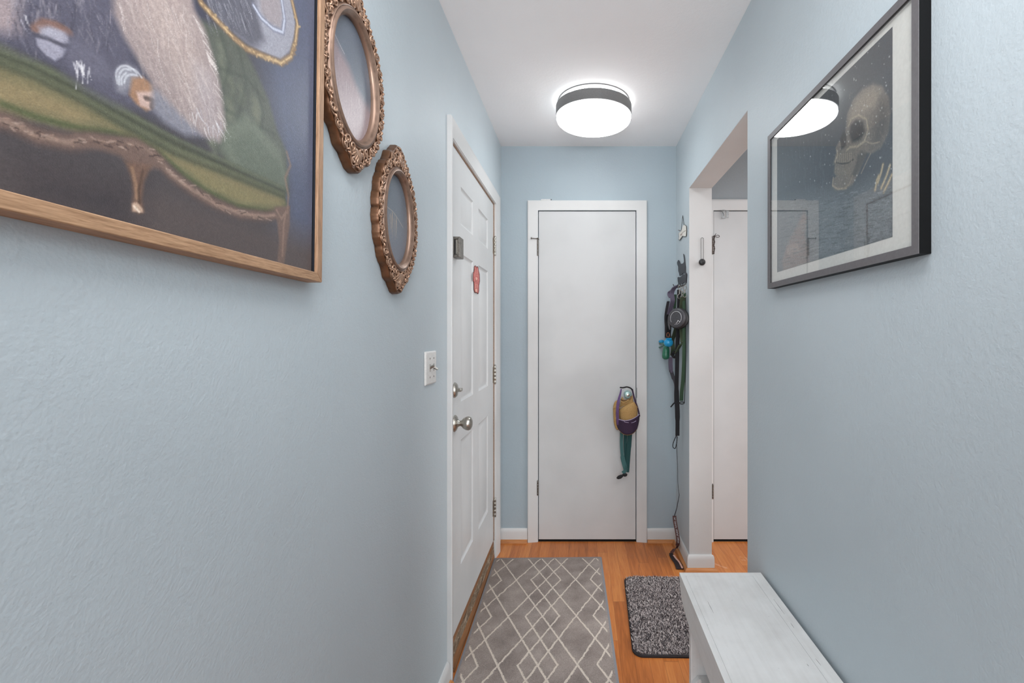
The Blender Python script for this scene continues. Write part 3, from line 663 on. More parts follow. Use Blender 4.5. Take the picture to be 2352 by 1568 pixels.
def build_print():
    XF = .5705; root = thing('framed_print', (XR, 1.1, CZ+.13), 'black-framed print of a skull under reflective glass, right wall', 'picture')
    a = side(1763, 665, XF); e = side(2109, 579, XF); y1, y0 = a.y, e.y; z0 = (a.z+e.z)/2; z1 = side(1762, 315, XF).z; fw = .016
    M['frame_black'] = plain('black_frame_side', (6, 6, 7), .5, 0, .2, n=.04); M['frame_lit'] = plain('black_frame_lit_face', (98, 95, 97), .5, 0, .4, n=.04)
    for pts in ([(y0, z0), (y1, z0), (y1-fw, z0+fw), (y0+fw, z0+fw)], [(y0, z1), (y1, z1), (y1-fw, z1-fw), (y0+fw, z1-fw)], [(y1, z0), (y1, z1), (y1-fw, z1-fw), (y1-fw, z0+fw)], [(y0, z0), (y0, z1), (y0+fw, z1-fw), (y0+fw, z0+fw)]):
        q = MB().prism([(XR-.0005, *p) for p in pts], (XF+.0016-XR+.0005, 0, 0)).build('frame_rail', 'frame_black', root)
        MB().prism([(XF+.0016, *p) for p in pts], (-.0016, 0, 0)).build('rail_lit_face', 'frame_lit', q)  # grey plate paints the room's reflection onto the front of a black frame
    XM = XF+.007
    MB().box((XM, y0+fw, z0+fw), (XM+.004, y1-fw, z1-fw)).build('mat_board', plain('off_white_mat', (226, 222, 216), .9, n=.02), root)
    XP = XM-.0003
    py0, py1, pz0, pz1 = side(2050, 544, XP).y, side(1785, 628, XP).y, side(2050, 544, XP).z, side(2047, 65, XP).z
    cv = Canvas(np.arange(py0, py1+.0012, .0012), np.arange(pz0, pz1+.0012, .0012), (70, 76, 84)); rg = random.Random(11)
    def Q(pts): return [(lambda p: (p.y, p.z))(side(x, y, XP)) for x, y in pts]
    cv.poly(Q([(1780,60),(2060,-60),(2060,260),(1780,390)]), (74, 76, 80), .08)
    cv.poly(Q([(1780,400),(1900,380),(2060,330),(2060,420),(1900,450),(1780,480)]), (62, 68, 76), .05)
    cv.poly(Q([(1780,470),(1900,440),(2060,420),(2060,560),(1780,640)]), (112, 118, 124), .03)  # lower ground lightened to stand for the reflection in the glass
    # skull seen from the side
    cv.poly(Q([(1940,318),(1942,296),(1946,262),(1960,228),(1980,206),(2004,194),(2026,198),(2041,222),(2045,262),(2040,306),(2024,338),(2004,352),(1990,352),(1982,372),(1972,398),(1958,424),(1940,436),(1918,437),(1911,428),(1913,412),(1920,404),(1915,396),(1917,380),(1914,372),(1921,352),(1919,340),(1926,326)]), (122, 114, 106), .003)
    cv.poly(Q([(1950,262),(1962,232),(1982,210),(2004,199),(2022,208),(2014,240),(1990,262),(1968,270),(1950,282)]), (162, 148, 132), .012, .85)
    cv.poly(Q([(2020,230),(2040,236),(2040,300),(2022,332),(2002,340),(2006,300),(2016,262)]), (84, 80, 78), .014, .8)
    cv.poly(Q([(1954,288),(1966,276),(1982,280),(1986,302),(1976,322),(1958,326),(1951,310)]), (48, 46, 46), .004, .95)
    cv.poly(Q([(1930,318),(1938,300),(1944,312),(1943,334),(1933,342)]), (52, 50, 48), .003, .95)
    cv.poly(Q([(1978,346),(1992,352),(1980,378),(1966,404),(1956,404),(1966,376),(1970,356)]), (74, 70, 68), .004, .8)
    for pts, col, w_ in (([(1948,290),(1956,272),(1972,264),(1990,274),(1994,298),(1986,322)], (178,164,142), .004), ([(1986,324),(1970,336),(1952,338),(1944,346)], (174,160,138), .005), ([(1986,324),(2004,330),(2020,326)], (158,146,128), .003), ([(1922,344),(1924,356),(1918,372)], (180,166,144), .003), ([(1914,408),(1912,426),(1924,434),(1944,432)], (172,158,136), .004), ([(1958,404),(1950,424),(1936,434)], (150,138,120), .004), ([(1920,373),(1934,376),(1948,374),(1960,366)], (52,48,46), .003), ([(2000,352),(1990,372),(1978,398)], (150,138,122), .003)):
        cv.stroke(Q(pts), w_, col, .85)
    for i in range(9): cv.stroke(Q([(1920+i*4.4, 354-i*.4), (1920+i*4.4, 374-i*.4)]), .0022, (160, 148, 130), .8)
    for i in range(9): cv.stroke(Q([(1919+i*4, 384), (1920+i*4, 400)]), .002, (148, 138, 120), .7)
    for i in range(150):
        x = rg.uniform(1925, 2035); y = rg.uniform(210, 425)
        if (x < 1950 and y < 300) or (y > 345 and x > 1985-(y-345)*.5): continue
        cv.stroke(Q([(x, y), (x+rg.uniform(-4, 4), y+rg.uniform(2, 9))]), .002, rg.choice([(150,138,122), (104,96,88), (136,126,112)]), .4)
    # raised fingers, hand, worn ground
    for pts in ([(2016,420),(2024,396),(2028,378)], [(2024,432),(2036,404),(2044,380)], [(2010,436),(2014,414),(2018,404)], [(2030,440),(2040,420),(2048,402)]):
        cv.stroke(Q(pts), .007, (168, 148, 118), .85); cv.stroke(Q(pts), .0025, (206, 184, 146), .8)
    cv.poly(Q([(1796,600),(1812,552),(1830,520),(1846,486),(1854,500),(1848,540),(1856,566),(1858,610),(1800,622)]), (150, 128, 122), .008, .75)
    cv.poly(Q([(1806,566),(1832,556),(1838,578),(1810,590)]), (176, 152, 144), .006, .6)
    for i in range(900):
        x = rg.uniform(1786, 2050); y = np.interp(x, [1786, 2050], [468, 424])+rg.random()**.8*150; L = rg.uniform(4, 14)
        cv.stroke(Q([(x, y), (x+L, y-L*.22)]), .0018, rg.choice([(150, 156, 160), (60, 66, 72), (124, 130, 134)]), .4)
    for i in range(260):
        x = rg.uniform(1786, 2050); y = rg.uniform(100, 430); p = Q([(x, y)])[0]
        cv.stroke([p, (p[0]+.0008, p[1]+.0008)], rg.choice([.002, .002, .0032]), (208, 208, 206), rg.choice([.3, .8]))
    for i in range(60):
        x = rg.uniform(1796, 1900); y = rg.uniform(300, 460); cv.stroke(Q([(x, y), (x+.6, y+rg.uniform(8, 30))]), .002, (128, 138, 150), .3)
    cv.grain(.05); cv.grain(.04, 2)
    cv.mesh('print', lambda u, v: np.stack([np.full_like(u, XP), u, v], 1), paintmat('printed_paper', .7, .3), root)
    MB().box((XF+.0022, y0+fw-.002, z0+fw-.002), (XF+.0042, y1-fw+.002, z1-fw+.002)).build('glass', 'glass', root, smooth=False)
build_print()

# ------------------------------------------------------------------ ornate oval frames
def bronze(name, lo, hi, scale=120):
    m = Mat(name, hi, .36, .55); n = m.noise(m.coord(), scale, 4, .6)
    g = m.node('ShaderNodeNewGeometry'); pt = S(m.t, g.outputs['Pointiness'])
    m.color(m.ramp((n*.5+(pt-.5)*5)+.25, [(.30, lo), (.62, hi)])); m.bump(n, .25, .0012); return m.m  # lighter on raised edges, darker in recesses
M['br_body'] = bronze('antique_bronze_body', (46, 30, 20), (104, 72, 50)); M['br_hi'] = bronze('pale_bronze_scrolls', (60, 40, 29), (160, 128, 106)); M['br_ring'] = bronze('bronze_oval_moulding', (90, 68, 56), (142, 116, 100), 60)
def oval_frame(cy, cz, iw, ih, ow, oh, tilt, label, art):
    root = thing('oval_picture', (XL, cy, cz-oh), label, 'picture', None)
    th0 = .004; ca, sa = math.cos(tilt), math.sin(tilt)
    def P(a, b_, x): return Vector((XL+x, cy+a*ca+b_*sa, cz-a*sa+b_*ca))
    N = 200
    def outer(t):
        c, s = math.cos(t), math.sin(t); k = 1/math.sqrt((c/ow)**2+(s/(oh*.875))**2)
        lobe = .0042*abs(math.sin(t*9))+.0016*abs(math.sin(t*31))-.004
        cr_ = math.exp(-((abs(s)-1)/.030)**2)*oh*.125+.010*math.exp(-((abs(s)-.93)/.03)**2)
        return (c*(k+lobe), s*(k+lobe+cr_)) if True else None
    ring = [outer(2*PI*k/N) for k in range(N)]; inn = [(math.cos(2*PI*k/N)*(iw*1.03), math.sin(2*PI*k/N)*(ih*1.03)) for k in range(N)]
    b = MB(); def_ = [[P(*p, .001) for p in ring], [P(*p, .014) for p in ring], [P(p[0]*.985, p[1]*.985, .019) for p in ring],
        [P(p[0]*.55+q[0]*.45, p[1]*.55+q[1]*.45, .0185) for p, q in zip(ring, inn)], [P(*q, .019) for q in inn], [P(*q, .006) for q in inn]]
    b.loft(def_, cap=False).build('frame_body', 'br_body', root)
    # moulding: swept profile around the opening
    prof = [(-.002, .006), (-.004, .013), (-.002, .018), (.001, .0205), (.003, .0225), (.0065, .0255), (.010, .0245), (.0125, .0215), (.0145, .0225), (.0165, .0205), (.0175, .016)]
    b = MB(); rings = []
    for k in range(121):
        t = 2*PI*k/120; c, s = math.cos(t), math.sin(t); n = Vector((c/iw, s/ih)); n.normalize()
        rings.append([P(c*iw+n.x*d, s*ih+n.y*d, x) for d, x in prof])
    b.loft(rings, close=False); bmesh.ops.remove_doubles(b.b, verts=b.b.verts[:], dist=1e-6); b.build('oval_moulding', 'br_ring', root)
    # carved scrolls
    b = MB(); rg = random.Random(4)
    def spiral(a0, b0, r, st, turns, hand, w=.0022, z=.020):
        pts = []; rr = []
        for k in range(16):
            f_ = k/15; ang = st+hand*turns*2*PI*f_; q = r*(1-f_)**.8+.0008
            pts.append(P(a0+math.cos(ang)*q, b0+math.sin(ang)*q, z+.002*math.sin(f_*PI))); rr.append(w*(1-.45*f_))
        b.tube(pts, rr, 8)
        b.blob(P(a0, b0, z+.001), (.0022, .0022, .0022), n=5)
    def drop(a0, b0, ang, L, w, z=.019):
        pts = [P(a0+math.cos(ang)*L*f_, b0+math.sin(ang)*L*f_, z+.004*math.sin(PI*min(1, f_*1.15))) for f_ in (0, .25, .5, .75, 1)]
        b.tube(pts, [w*.35, w*.8, w, w*.8, w*.2], 8)
    for k in range(28):
        t = 2*PI*(k+.5)/28; c, s = math.cos(t), math.sin(t); hand = 1 if (c*s > 0) else -1
        ox, oz = outer(t); ix, iz = c*(iw+.017), s*(ih+.017); 
        for f_, r in ((.68, .0085), (.33, .0065)):
            if math.hypot(ox-ix, oz-iz) < .012 and f_ < .5: continue
            a0, b0 = ix+(ox-ix)*f_, iz+(oz-iz)*f_
            spiral(a0, b0, r*rg.uniform(.8, 1.1), t+(PI/2 if f_ > .5 else -PI/2)*hand+rg.uniform(-.5, .5), 1.35, hand if f_ > .5 else -hand)
        drop(ix*1.02, iz*1.02, t+rg.uniform(-.6, .6), .012, .0024)
        t2 = t+PI/28; c2, s2 = math.cos(t2), math.sin(t2); o2 = outer(t2)
        drop(o2[0]*.93, o2[1]*.93, t2+PI/2*hand*.7, .013, .0028); drop(o2[0]*.9, o2[1]*.9, t2-.9*hand, .010, .0022)
    for ph, amp, zz in ((0, .5, .0205), (PI, .42, .0195)):      # winding vines between the scrolls
        pts = []
        for k in range(280):
            t = 2*PI*k/280; o_ = outer(t); i_ = (math.cos(t)*(iw+.018), math.sin(t)*(ih+.018)); q = .5+amp*.75*math.sin(14*t+ph)
            pts.append(P(i_[0]+(o_[0]-i_[0])*q, i_[1]+(o_[1]-i_[1])*q, zz+.001*math.cos(28*t)))
        b.tube(pts, .0015, 7, True)
    for sg in (1, -1):         # shell crests top and bottom
        for k in range(-4, 5):
            a_ = sg*PI/2+k*.24; drop(k*.0006, sg*(ih+.019), a_, (.034-abs(k)*.0028)*(oh-ih-.017)/.045, .0034)
        for k in (-1, 1):
            spiral(k*.020, sg*(ih+.022), .010, sg*PI/2, 1.4, k*sg, .0028); spiral(k*.038, sg*(ih+.014), .009, sg*PI/2+k, 1.3, -k*sg, .0026)
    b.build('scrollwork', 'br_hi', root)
    # picture
    us = np.arange(-iw, iw+.001, .0014); vs = np.arange(-ih, ih+.001, .0014); cv = Canvas(us, vs, (100, 108, 120)); art(cv, iw, ih)
    u, v = cv.U, cv.V
    k = (u/iw)**2+(v/ih)**2
    sc_ = np.where(k > 1, 1/np.sqrt(k), 1.0)
    def to3(uu, vv):
        f_ = sc_.ravel(); a = uu*f_; b_ = vv*f_; return np.stack([np.full_like(a, XL+.0085), cy+a*ca+b_*sa, cz-a*sa+b_*ca], 1)
    cv.mesh('picture', to3, paintmat('oval_print', .38, .5), root)
def art_a(cv, w, h):
    rg = random.Random(2)
    cv.poly([(-w, h*.36), (-w*.75, h*.42), (-w*.55, h*.30), (-w*.1, h*.18), (w*.2, 0), (w*.55, -h*.14), (w*1.1, -h*.22), (w*1.1, -h*1.1), (-w*1.1, -h*1.1)], (146, 130, 134), .012)
    cv.poly([(-w*.9, -h*.3), (w, -h*.4), (w, -h*1.1), (-w, -h*1.1)], (172, 156, 158), .05, .8)
    cv.stroke([(-w*.95, h*.62), (-w*.75, h*.45), (-w*.5, h*.36), (-w*.3, h*.30)], .0016, (200, 192, 196), .8)
    for i in range(110):
        x = rg.uniform(-w, w*.7); y = rg.uniform(-h*.6, h*.3)-(x+w)*.25; cv.stroke([(x, y), (x+rg.uniform(-.006, .008), y-rg.uniform(.01, .03))], .0014, rg.choice([(186,170,172), (120,106,114), (200,188,190)]), .35, taper=True)
    cv.grain(.03)
def art_b(cv, w, h):
    rg = random.Random(3); cv.C[:] = (106, 114, 124)
    cv.poly([(-w, -h*.3), (w, -h*.35), (w, -h*1.1), (-w, -h*1.1)], (116, 120, 130), .06)
    cv.stroke([(-w*1.0, h*.28), (-w*.55, h*.16), (-w*.2, h*.15), (w*.2, h*.06), (w*.6, -h*.06)], .0022, (176, 164, 152), .8)
    for i in range(34):
        x = rg.uniform(-w*.5, w*.1); cv.stroke([(x, h*rg.uniform(0, .14)), (x+rg.uniform(-.006, .006), -h*rg.uniform(.1, .3)), (x+rg.uniform(-.012, .006), -h*rg.uniform(.3, .5))], .0016, rg.choice([(172,150,130), (188,168,146), (150,138,130)]), .5, taper=True)
    cv.grain(.03)
oval_frame(.971, CZ+.532, .093, .126, .134, .194, 0, 'larger ornate bronze oval picture beside the oak-framed painting, left wall', art_a)
oval_frame(1.203, CZ+.294, .0855, .119, .127, .192, math.radians(.8), 'smaller ornate bronze oval picture hung lower and nearest the entrance door', art_b)

# ------------------------------------------------------------------ runner rug
def runner_mat():
    m = Mat('grey_trellis_rug', (150, 140, 136), .95, spec=.1); x, y, z = m.xyz()
    v = m.coord(); wob = m.noise(v, 34, 3)-.5; wob2 = m.noise(v, 190, 3, .8)-.5
    U = (x-.307)/.0768+wob*.12+wob2*.12; V = (y-.240)/.1545+wob*.07
    a = (((V-U)/2+.5).fract()-.5).abs()*2; b = (((V+U)/2+.5).fract()-.5).abs()*2
    t = (((U/4)+.5).fract()-.5).abs()*4
    zz = (t-(1-(V-((V/2).floor())*2)).abs()).abs()
    zz = zz+t.gt(1.06)*9
    fw = y*.010+.048; line = (a.min(b).min(zz)+wob2*.13).lt(fw)
    inx = (x.gt(.020)*x.lt(.593)*y.gt(.016)*y.lt(1.83))
    n = m.noise(v, 420, 3, .7); n2 = m.noise(v, 9, 3)
    g = m.ramp(n*.6+n2*.4, [(.33, (116, 106, 102)), (.5, (150, 139, 133)), (.66, (182, 170, 162))])
    st = m.noise(v, 22, 4, .75).gt(.735)
    g = m.mix(st*.35, g, (84, 84, 92))
    lc = m.ramp(n, [(.35, (196, 184, 172)), (.62, (224, 212, 200))])
    c = m.mix(line*inx, g, lc)
    edge = 1-(x.gt(.010)*x.lt(.603)*y.gt(.008)*y.lt(1.84))
    c = m.mix(edge, c, (140, 140, 144)); m.color(c)
    m.bump(n+line*.5, .7, .0025); return m.m
th = math.atan2(.0213, .941)
def slab(w, l, t, r, seg=8, nx=1):
    """rounded slab in its own coordinates: x across, y towards the viewer"""
    pts = []
    for cx, cy, a0 in ((r, r, PI), (w-r, r, 1.5*PI), (w-r, l-r, 0), (r, l-r, .5*PI)):
        for k in range(seg+1): a = a0+PI/2*k/seg; pts.append((cx+r*math.cos(a), cy+r*math.sin(a)))
    return pts
rp = slab(.613, 1.85, .008, .006, 4)
o = MB().loft([[(x, y, 0) for x, y in rp], [(x, y, .006) for x, y in rp], [(x+(.002 if x < .3 else -.002), y+(.002 if y < 1 else -.002), .008) for x, y in rp]]).build('runner_rug', runner_mat())
o.scale = (1, -1, 1); bpy.context.view_layer.update()
for v in o.data.vertices: v.co.y *= 1
o.location = (-.4915, 2.634, .0004); o.rotation_euler = (0, 0, -th*-1 if False else th*1)
tag(o, 'grey runner rug with cream diamond trellis lines beside the entrance door', 'rug')

# shag door mat
def mat_mat():
    m = Mat('salt_and_pepper_pile', (130, 124, 126), 1, spec=.05); h = m.node('ShaderNodeHairInfo'); r = S(m.t, h.outputs['Random'])
    m.color(m.ramp(r, [(.2, (64, 60, 64)), (.45, (120, 114, 118)), (.75, (178, 170, 172)), (1, (206, 198, 198))])); return m.m
M['mat_pile'] = plain('mat_pile_base', (92, 88, 90), 1, n=.4, ns=300); M['mat_edge'] = plain('black_mat_binding', (36, 32, 34), .8)
dm = thing('door_mat', (.222, 2.436, 0), 'speckled grey shag door mat with black edge half under the white bench', 'door mat')
cor = [(.229+.0, 2.436), (.229+.457, 2.425), (.209+.457, 1.828), (.209, 1.836)]
def matpts(ins, r):
    w, l = .457, .603; pts = slab(w-2*ins, l-2*ins, 0, r); out = []
    for x, y in pts:
        x += ins; y += ins; fx, fy = x/w, y/l
        a = Vector(cor[0])*(1-fx)+Vector(cor[1])*fx; b_ = Vector(cor[3])*(1-fx)+Vector(cor[2])*fx; q = a*(1-fy)+b_*fy; out.append((q.x, q.y))
    return out
P0, P1 = matpts(0, .045), matpts(.005, .042)
MB().loft([[(x, y, .0005) for x, y in P0], [(x, y, .007) for x, y in P0], [(x, y, .009) for x, y in P1]]).build('binding', 'mat_edge', dm)
# pile: short fibres as thin blades, uncountable
P2 = matpts(.007, .040)
bm = bmesh.new(); rg = random.Random(9)
def inside(x, y):
    c_ = False; n = len(P2)
    for i in range(n):
        (x0, y0), (x1, y1) = P2[i], P2[(i+1) % n]
        if (y0 > y) != (y1 > y) and x < (x1-x0)*(y-y0)/(y1-y0)+x0: c_ = not c_
    return c_
verts = []; faces = []; cols = []
pal = [lin(c) for c in ((64, 58, 60), (110, 102, 102), (150, 142, 142), (186, 176, 174), (212, 202, 198), (170, 160, 158))]
while len(faces) < 26000:
    x = rg.uniform(.205, .69); y = rg.uniform(1.82, 2.44)
    if not inside(x, y): continue
    a = rg.uniform(0, 2*PI); L = rg.uniform(.006, .012); t = rg.uniform(.3, 1.0); dx, dy = math.cos(a), math.sin(a); w = .0016
    z0 = .0085; i = len(verts)
    verts += [(x-dy*w, y+dx*w, z0), (x+dy*w, y-dx*w, z0), (x+dx*L*t+dy*w*.6, y+dy*L*t-dx*w*.6, z0+L*.75), (x+dx*L*t-dy*w*.6, y+dy*L*t+dx*w*.6, z0+L*.75)]
    faces.append((i, i+1, i+2, i+3)); cols += [rg.choice(pal)]*4
me = bpy.data.meshes.new('pile'); me.from_pydata(verts, [], faces)
at = me.color_attributes.new('paint', 'FLOAT_COLOR', 'POINT'); at.data.foreach_set('color', np.array([(*c, 1) for c in cols]).ravel())
o = bpy.data.objects.new('pile', me); COL.objects.link(o); me.materials.append(paintmat('speckled_pile', 1, .05)); o.parent = dm; o.matrix_parent_inverse = Matrix.Translation(dm.location).inverted(); o['kind'] = 'stuff'
MB().loft([[(x, y, .0086) for x, y in P2], [(x, y, .0098) for x, y in P2]]).build('pile_base', 'mat_pile', dm)

# ------------------------------------------------------------------ bench
def bench_mat(name, axis):
    m = Mat(name, (206, 206, 204), .46, spec=.35); v = m.coord({'y': (30, 1.2, 30), 'z': (30, 30, 1.2)}[axis]); n = m.noise(v, 3, 4, .6)
    d = m.noise(m.coord(), 9, 4, .6); sp = m.noise(m.coord(), 55, 3, .7).gt(.735)
    c = m.ramp(n*.35+d*.65, [(.3, (203, 202, 200)), (.6, (220, 220, 219))]); c = m.mix(sp*.45, c, (128, 126, 124)); m.color(c); m.bump(n, .12, .0008); return m.m
M['bench'] = bench_mat('worn_white_bench_paint', 'y'); M['bench_z'] = bench_mat('worn_white_bench_paint_upright', 'z')
HB = CZ-.775; bx0, bx1, by0, by1 = .320, .583, .42, 1.492
bn = thing('bench', ((bx0+bx1)/2, (by0+by1)/2, 0), 'white painted wooden bench with scuffed seat along the right wall', 'bench')
# seat: edge banding around an inset board, with a hairline groove
g = .0005; ix0, ix1, iy0, iy1 = bx0+.016, bx1-.034, by0+.02, by1-.02
b = MB()
b.box((bx0, by0, HB-.018), (ix0-g/2, by1, HB)); b.box((ix1+g/2, by0, HB-.018), (bx1, by1, HB)); b.box((ix0-g/2, iy1+g/2*0, HB-.018), (ix1+g/2, by1, HB)); b.box((ix0-g/2, by0, HB-.018), (ix1+g/2, iy0, HB))
b.build('seat_edging', 'bench', bn)
MB().box((ix0+g/2, iy0, HB-.018), (ix1-g/2, iy1, HB-.0002)).build('seat', 'bench', bn)
b = MB()
for (ax, ay, bx_, by_) in ((1625, 1380, 1639, 1408), (1777, 1376, 1802, 1410), (1816, 1430, 1824, 1442), (1873, 1512, 1886, 1528), (1853, 1524, 1858, 1530)):
    p0, p1 = flr(ax, ay, HB+.0001), flr(bx_, by_, HB+.0001); d = (p1-p0).normalized(); n = Vector((-d.y, d.x, 0))*.00035
    MB().prism([p0, (p0+p1)/2+n, p1, (p0+p1)/2-n], (0, 0, .0003)).build('crack', 'gap', bn)
z = lambda h: CZ-h
ap = [(by1-.0, HB-.0185), (by1-.004, z(.815)), (by1-.022, z(.842)), (by1-.06, z(.858)), (by1-.12, z(.868)), (by0+.12, z(.868)), (by0+.06, z(.858)), (by0+.022, z(.842)), (by0, HB-.0185)]
for x in (bx0+.001, bx1-.019):
    MB().prism([(x, y_, z_) for y_, z_ in ap], (.018, 0, 0)).build('apron', 'bench', bn, .001)
for y_ in (1.378, .50):
    hx = (bx0+bx1)/2; zb_ = HB-.0187
    pts = [(bx0+.0195, zb_), (bx1-.0195, zb_), (bx1-.0195, z(.868)), (bx1-.012, z(.870)), (bx1-.012, .0), (hx+.05, 0), (hx+.03, .05), (hx, .07), (hx-.03, .05), (hx-.05, 0), (bx0+.010, 0), (bx0+.010, z(.870)), (bx0+.0195, z(.868))]
    MB().prism([(x, y_, zz) for x, zz in pts], (0, .022, 0)).build('leg', 'bench_z', bn, .001)
MB().box((bx0+.035, .5225, z(1.040)), (bx1-.03, 1.3775, z(1.021))).build('stretcher', 'bench', bn, .001)
for y_ in (1.36, ):
    MB().prism([(x, y_, zz) for x, zz in ((bx0+.012, z(1.04)), (bx0+.03, z(1.021)), (bx0+.035, z(1.021)), (bx0+.035, z(1.06)))], (0, .017, 0)).build('corner_block', 'bench', bn)

# ------------------------------------------------------------------ wall hook ball on the jamb
o = thing('wall_hook', back(1613, 575, YO1), 'black ball hook hanging from a thin wire loop on the white opening jamb', 'hook')
yy = YO1-.004; k_ = 1060/YO1
loop = [back(1615.8, 598, yy), back(1616, 575, yy), back(1616, 552, yy)]+[back(1613+3*math.cos(a), 549-3.4*math.sin(a), yy) for a in [PI*k/8 for k in range(9)]]+[back(1610.2, 575, yy), back(1610.2, 598, yy)]
MB().tube(loop, .0011, 8).build('wire_loop', 'darksteel', o)
MB().lathe([(.006, 0), (.006, .008), (.014, .013), (.018, .022), (.0172, .030), (.012, .036), (.001, .038)], back(1610, 603.5, YO1), (0, -1, 0), 28).build('ball', 'black', o)

# ------------------------------------------------------------------ leash corner on the far right wall
def cloth(name, c, ns=900): return plain(name, c, .85, n=.10, ns=ns)
M['c_purple'] = cloth('faded_purple_webbing', (92, 84, 100)); M['c_black'] = cloth('black_webbing', (26, 25, 28)); M['c_green'] = cloth('forest_green_webbing', (50, 74, 54)); M['c_olive'] = cloth('olive_webbing', (58, 68, 48))
M['c_grey'] = cloth('charcoal_webbing', (58, 56, 60)); M['teal_bag'] = plain('green_rubber', (36, 98, 74), .35); M['blue_bag'] = plain('bright_blue_plastic', (24, 138, 186), .3)
XW = XR-.003
# plaque
o = thing('wall_plaque', side(1568, 535, XR), 'small white black-edged animal-shaped plaque hung above the leash rack', 'plaque')
pl = [(1559.5,536),(1562,533),(1565.5,531),(1567.5,524),(1570,517),(1573,516.5),(1576,520),(1576.5,530),(1575.5,542),(1571.5,542.5),(1569,541),(1565,545),(1561.5,551),(1559.6,549.5),(1560.5,544)]
MB().prism([side(x+.7, y+.3, XR-.0015) for x, y in shift(pl, (1568, 534), 1.08)], (-.004, 0, 0)).build('backing', 'black', o)
MB().prism([side(x, y, XR-.0058) for x, y in pl], (-.002, 0, 0)).build('face', plain('cream_enamel', (222, 216, 206), .4, n=.03), o)
MB().tube([side(1565, 531, XR-.005), side(1566, 515, XR-.004), side(1568.4, 495, XR-.004), side(1569.5, 505, XR-.004), side(1571.5, 520, XR-.005)], .0014, 6).build('cord', 'black', o)
b = MB(); b.tube([side(1562, 540, XR-.0085), side(1568, 534, XR-.0085), side(1575, 529, XR-.0085)], .0007, 5); b.tube([side(1557.5, 528, XR-.004), side(1562.5, 529, XR-.004)], .0014, 5); b.build('painted_line', plain('brown_ink', (110, 84, 78), .6), o)
b = MB().tube([side(1563.4, 541, XR-.0085), side(1565, 538.5, XR-.0085), side(1567, 538, XR-.0085)], .0009, 5); b.build('lettering', plain('pink_ink', (196, 132, 120), .6), o)
# cat silhouettes with hooks
o = thing('leash_rack', side(1566, 640, XR), 'dark metal leash rack of two cat silhouettes above the hanging leashes', 'hook rack')
cat1 = [(1570.8,583),(1572.2,587),(1573.5,596),(1574,604),(1575,612),(1575.4,628),(1570,627),(1566,631),(1562,633),(1561,627),(1559.2,622),(1559,612),(1556.8,607),(1556.5,602),(1559,597),(1561.5,600),(1563,604.5),(1566.5,606),(1570.5,604.5),(1572.4,601),(1572.4,596),(1571.4,589)]
cat2 = [(1577,626),(1578.5,630),(1577.5,640),(1577,650),(1572,648),(1568,652),(1562,652),(1559.5,653),(1558,645),(1557.5,637),(1559.5,636),(1562,637.5),(1566,635),(1570,630),(1574,631)]
for c_ in (cat1, cat2): MB().prism([side(x, y, XR-.002) for x, y in c_], (-.004, 0, 0)).build('cat_plate', plain('dark_grey_enamel', (52, 52, 56), .5), o)
for px, py in ((1558.5, 652), (1564, 655), (1569.5, 653), (1575, 651)):
    p = side(px, py, XR-.004)
    MB().tube(cr([p, p+Vector((-.012, 0, -.012)), p+Vector((-.026, -.004, -.014)), p+Vector((-.034, -.006, -.002))], 4), .0024, 8).build('hook', 'darksteel', o)
# clips hanging on the rack
def ring3(c, r, ax, tr=.0017):
    ax = Vector(ax).normalized(); u = ax.cross(Vector((0, 0, 1))).normalized(); w = ax.cross(u)
    return [Vector(c)+(u*math.cos(t)*r[0]+w*math.sin(t)*r[1]) for t in [2*PI*k/18 for k in range(18)]]
def clip(px, py, x, L=.05, label=None):
    o = thing('trigger_clip', side(px, py, x), label, 'clip', 'silver clips under the leash rack'); c = side(px, py, x)
    MB().tube(ring3(c+Vector((0, 0, .008)), (.009, .011), (.3, 1, 0)), .0019, 6, True).build('eye', 'nickel', o)
    MB().tube([c+Vector((0, 0, -.002)), c+Vector((0, 0, -L*.5))], .0042, 8).build('barrel', 'nickel', o)
    MB().tube(cr([c+Vector((0, 0, -L*.5)), c+Vector((-.010, -.001, -L*.65)), c+Vector((-.009, -.002, -L*.95)), c+Vector((.002, 0, -L*1.05)), c+Vector((.009, 0, -L*.8))], 4), .0022, 6).build('jaw', 'nickel', o)
clip(1561, 664, .560, .052, 'silver trigger clip left of its twin under the leash rack'); clip(1567, 668, .566, .050, 'silver trigger clip in the middle of the clips under the leash rack'); clip(1573, 664, .575, .042, 'silver trigger clip nearest the jamb under the leash rack')
def px3(l): return [side(*p) for p in l]
# purple harness with black strap
o = thing('dog_harness', side(1546, 700, .53), 'faded purple dog harness with black straps, leftmost on the leash rack', 'harness')
MB().ribbon(cr(px3([(1557,656,.560),(1548,662,.545),(1543,674,.535),(1545,690,.535),(1541,706,.53),(1537,722,.525)])), .026, (1, .2, 0), .005).build('strap', 'c_purple', o)
MB().ribbon(cr(px3([(1548,662,.545),(1540,668,.53),(1536,675,.52),(1540,683,.525)])), .018, (1, .3, .4), .004).build('strap', 'c_purple', o)
MB().ribbon(cr(px3([(1535,692,.515),(1531,712,.512),(1529,730,.512),(1530,750,.514),(1530,775,.516)])), .016, (1, .2, 0), .006).build('strap', 'c_grey', o)
MB().ribbon(cr(px3([(1537,722,.525),(1534,736,.52),(1536,750,.525),(1535,768,.525),(1538,790,.525)])), [.036]*6+[.030]*19, (1, .1, 0), .010).build('strap', 'c_black', o)
MB().ribbon(cr(px3([(1540,820,.53),(1540,836,.53),(1541,850,.532)])), .024, (1, 0, 0), .004).build('strap', 'c_purple', o)
MB().ribbon(cr(px3([(1541,850,.532),(1546,866,.54),(1551,884,.548),(1551,905,.55),(1551,925,.55)])), [.020]*8+[.012]*17, (1, 0, 0), .004).build('strap', 'c_grey', o)
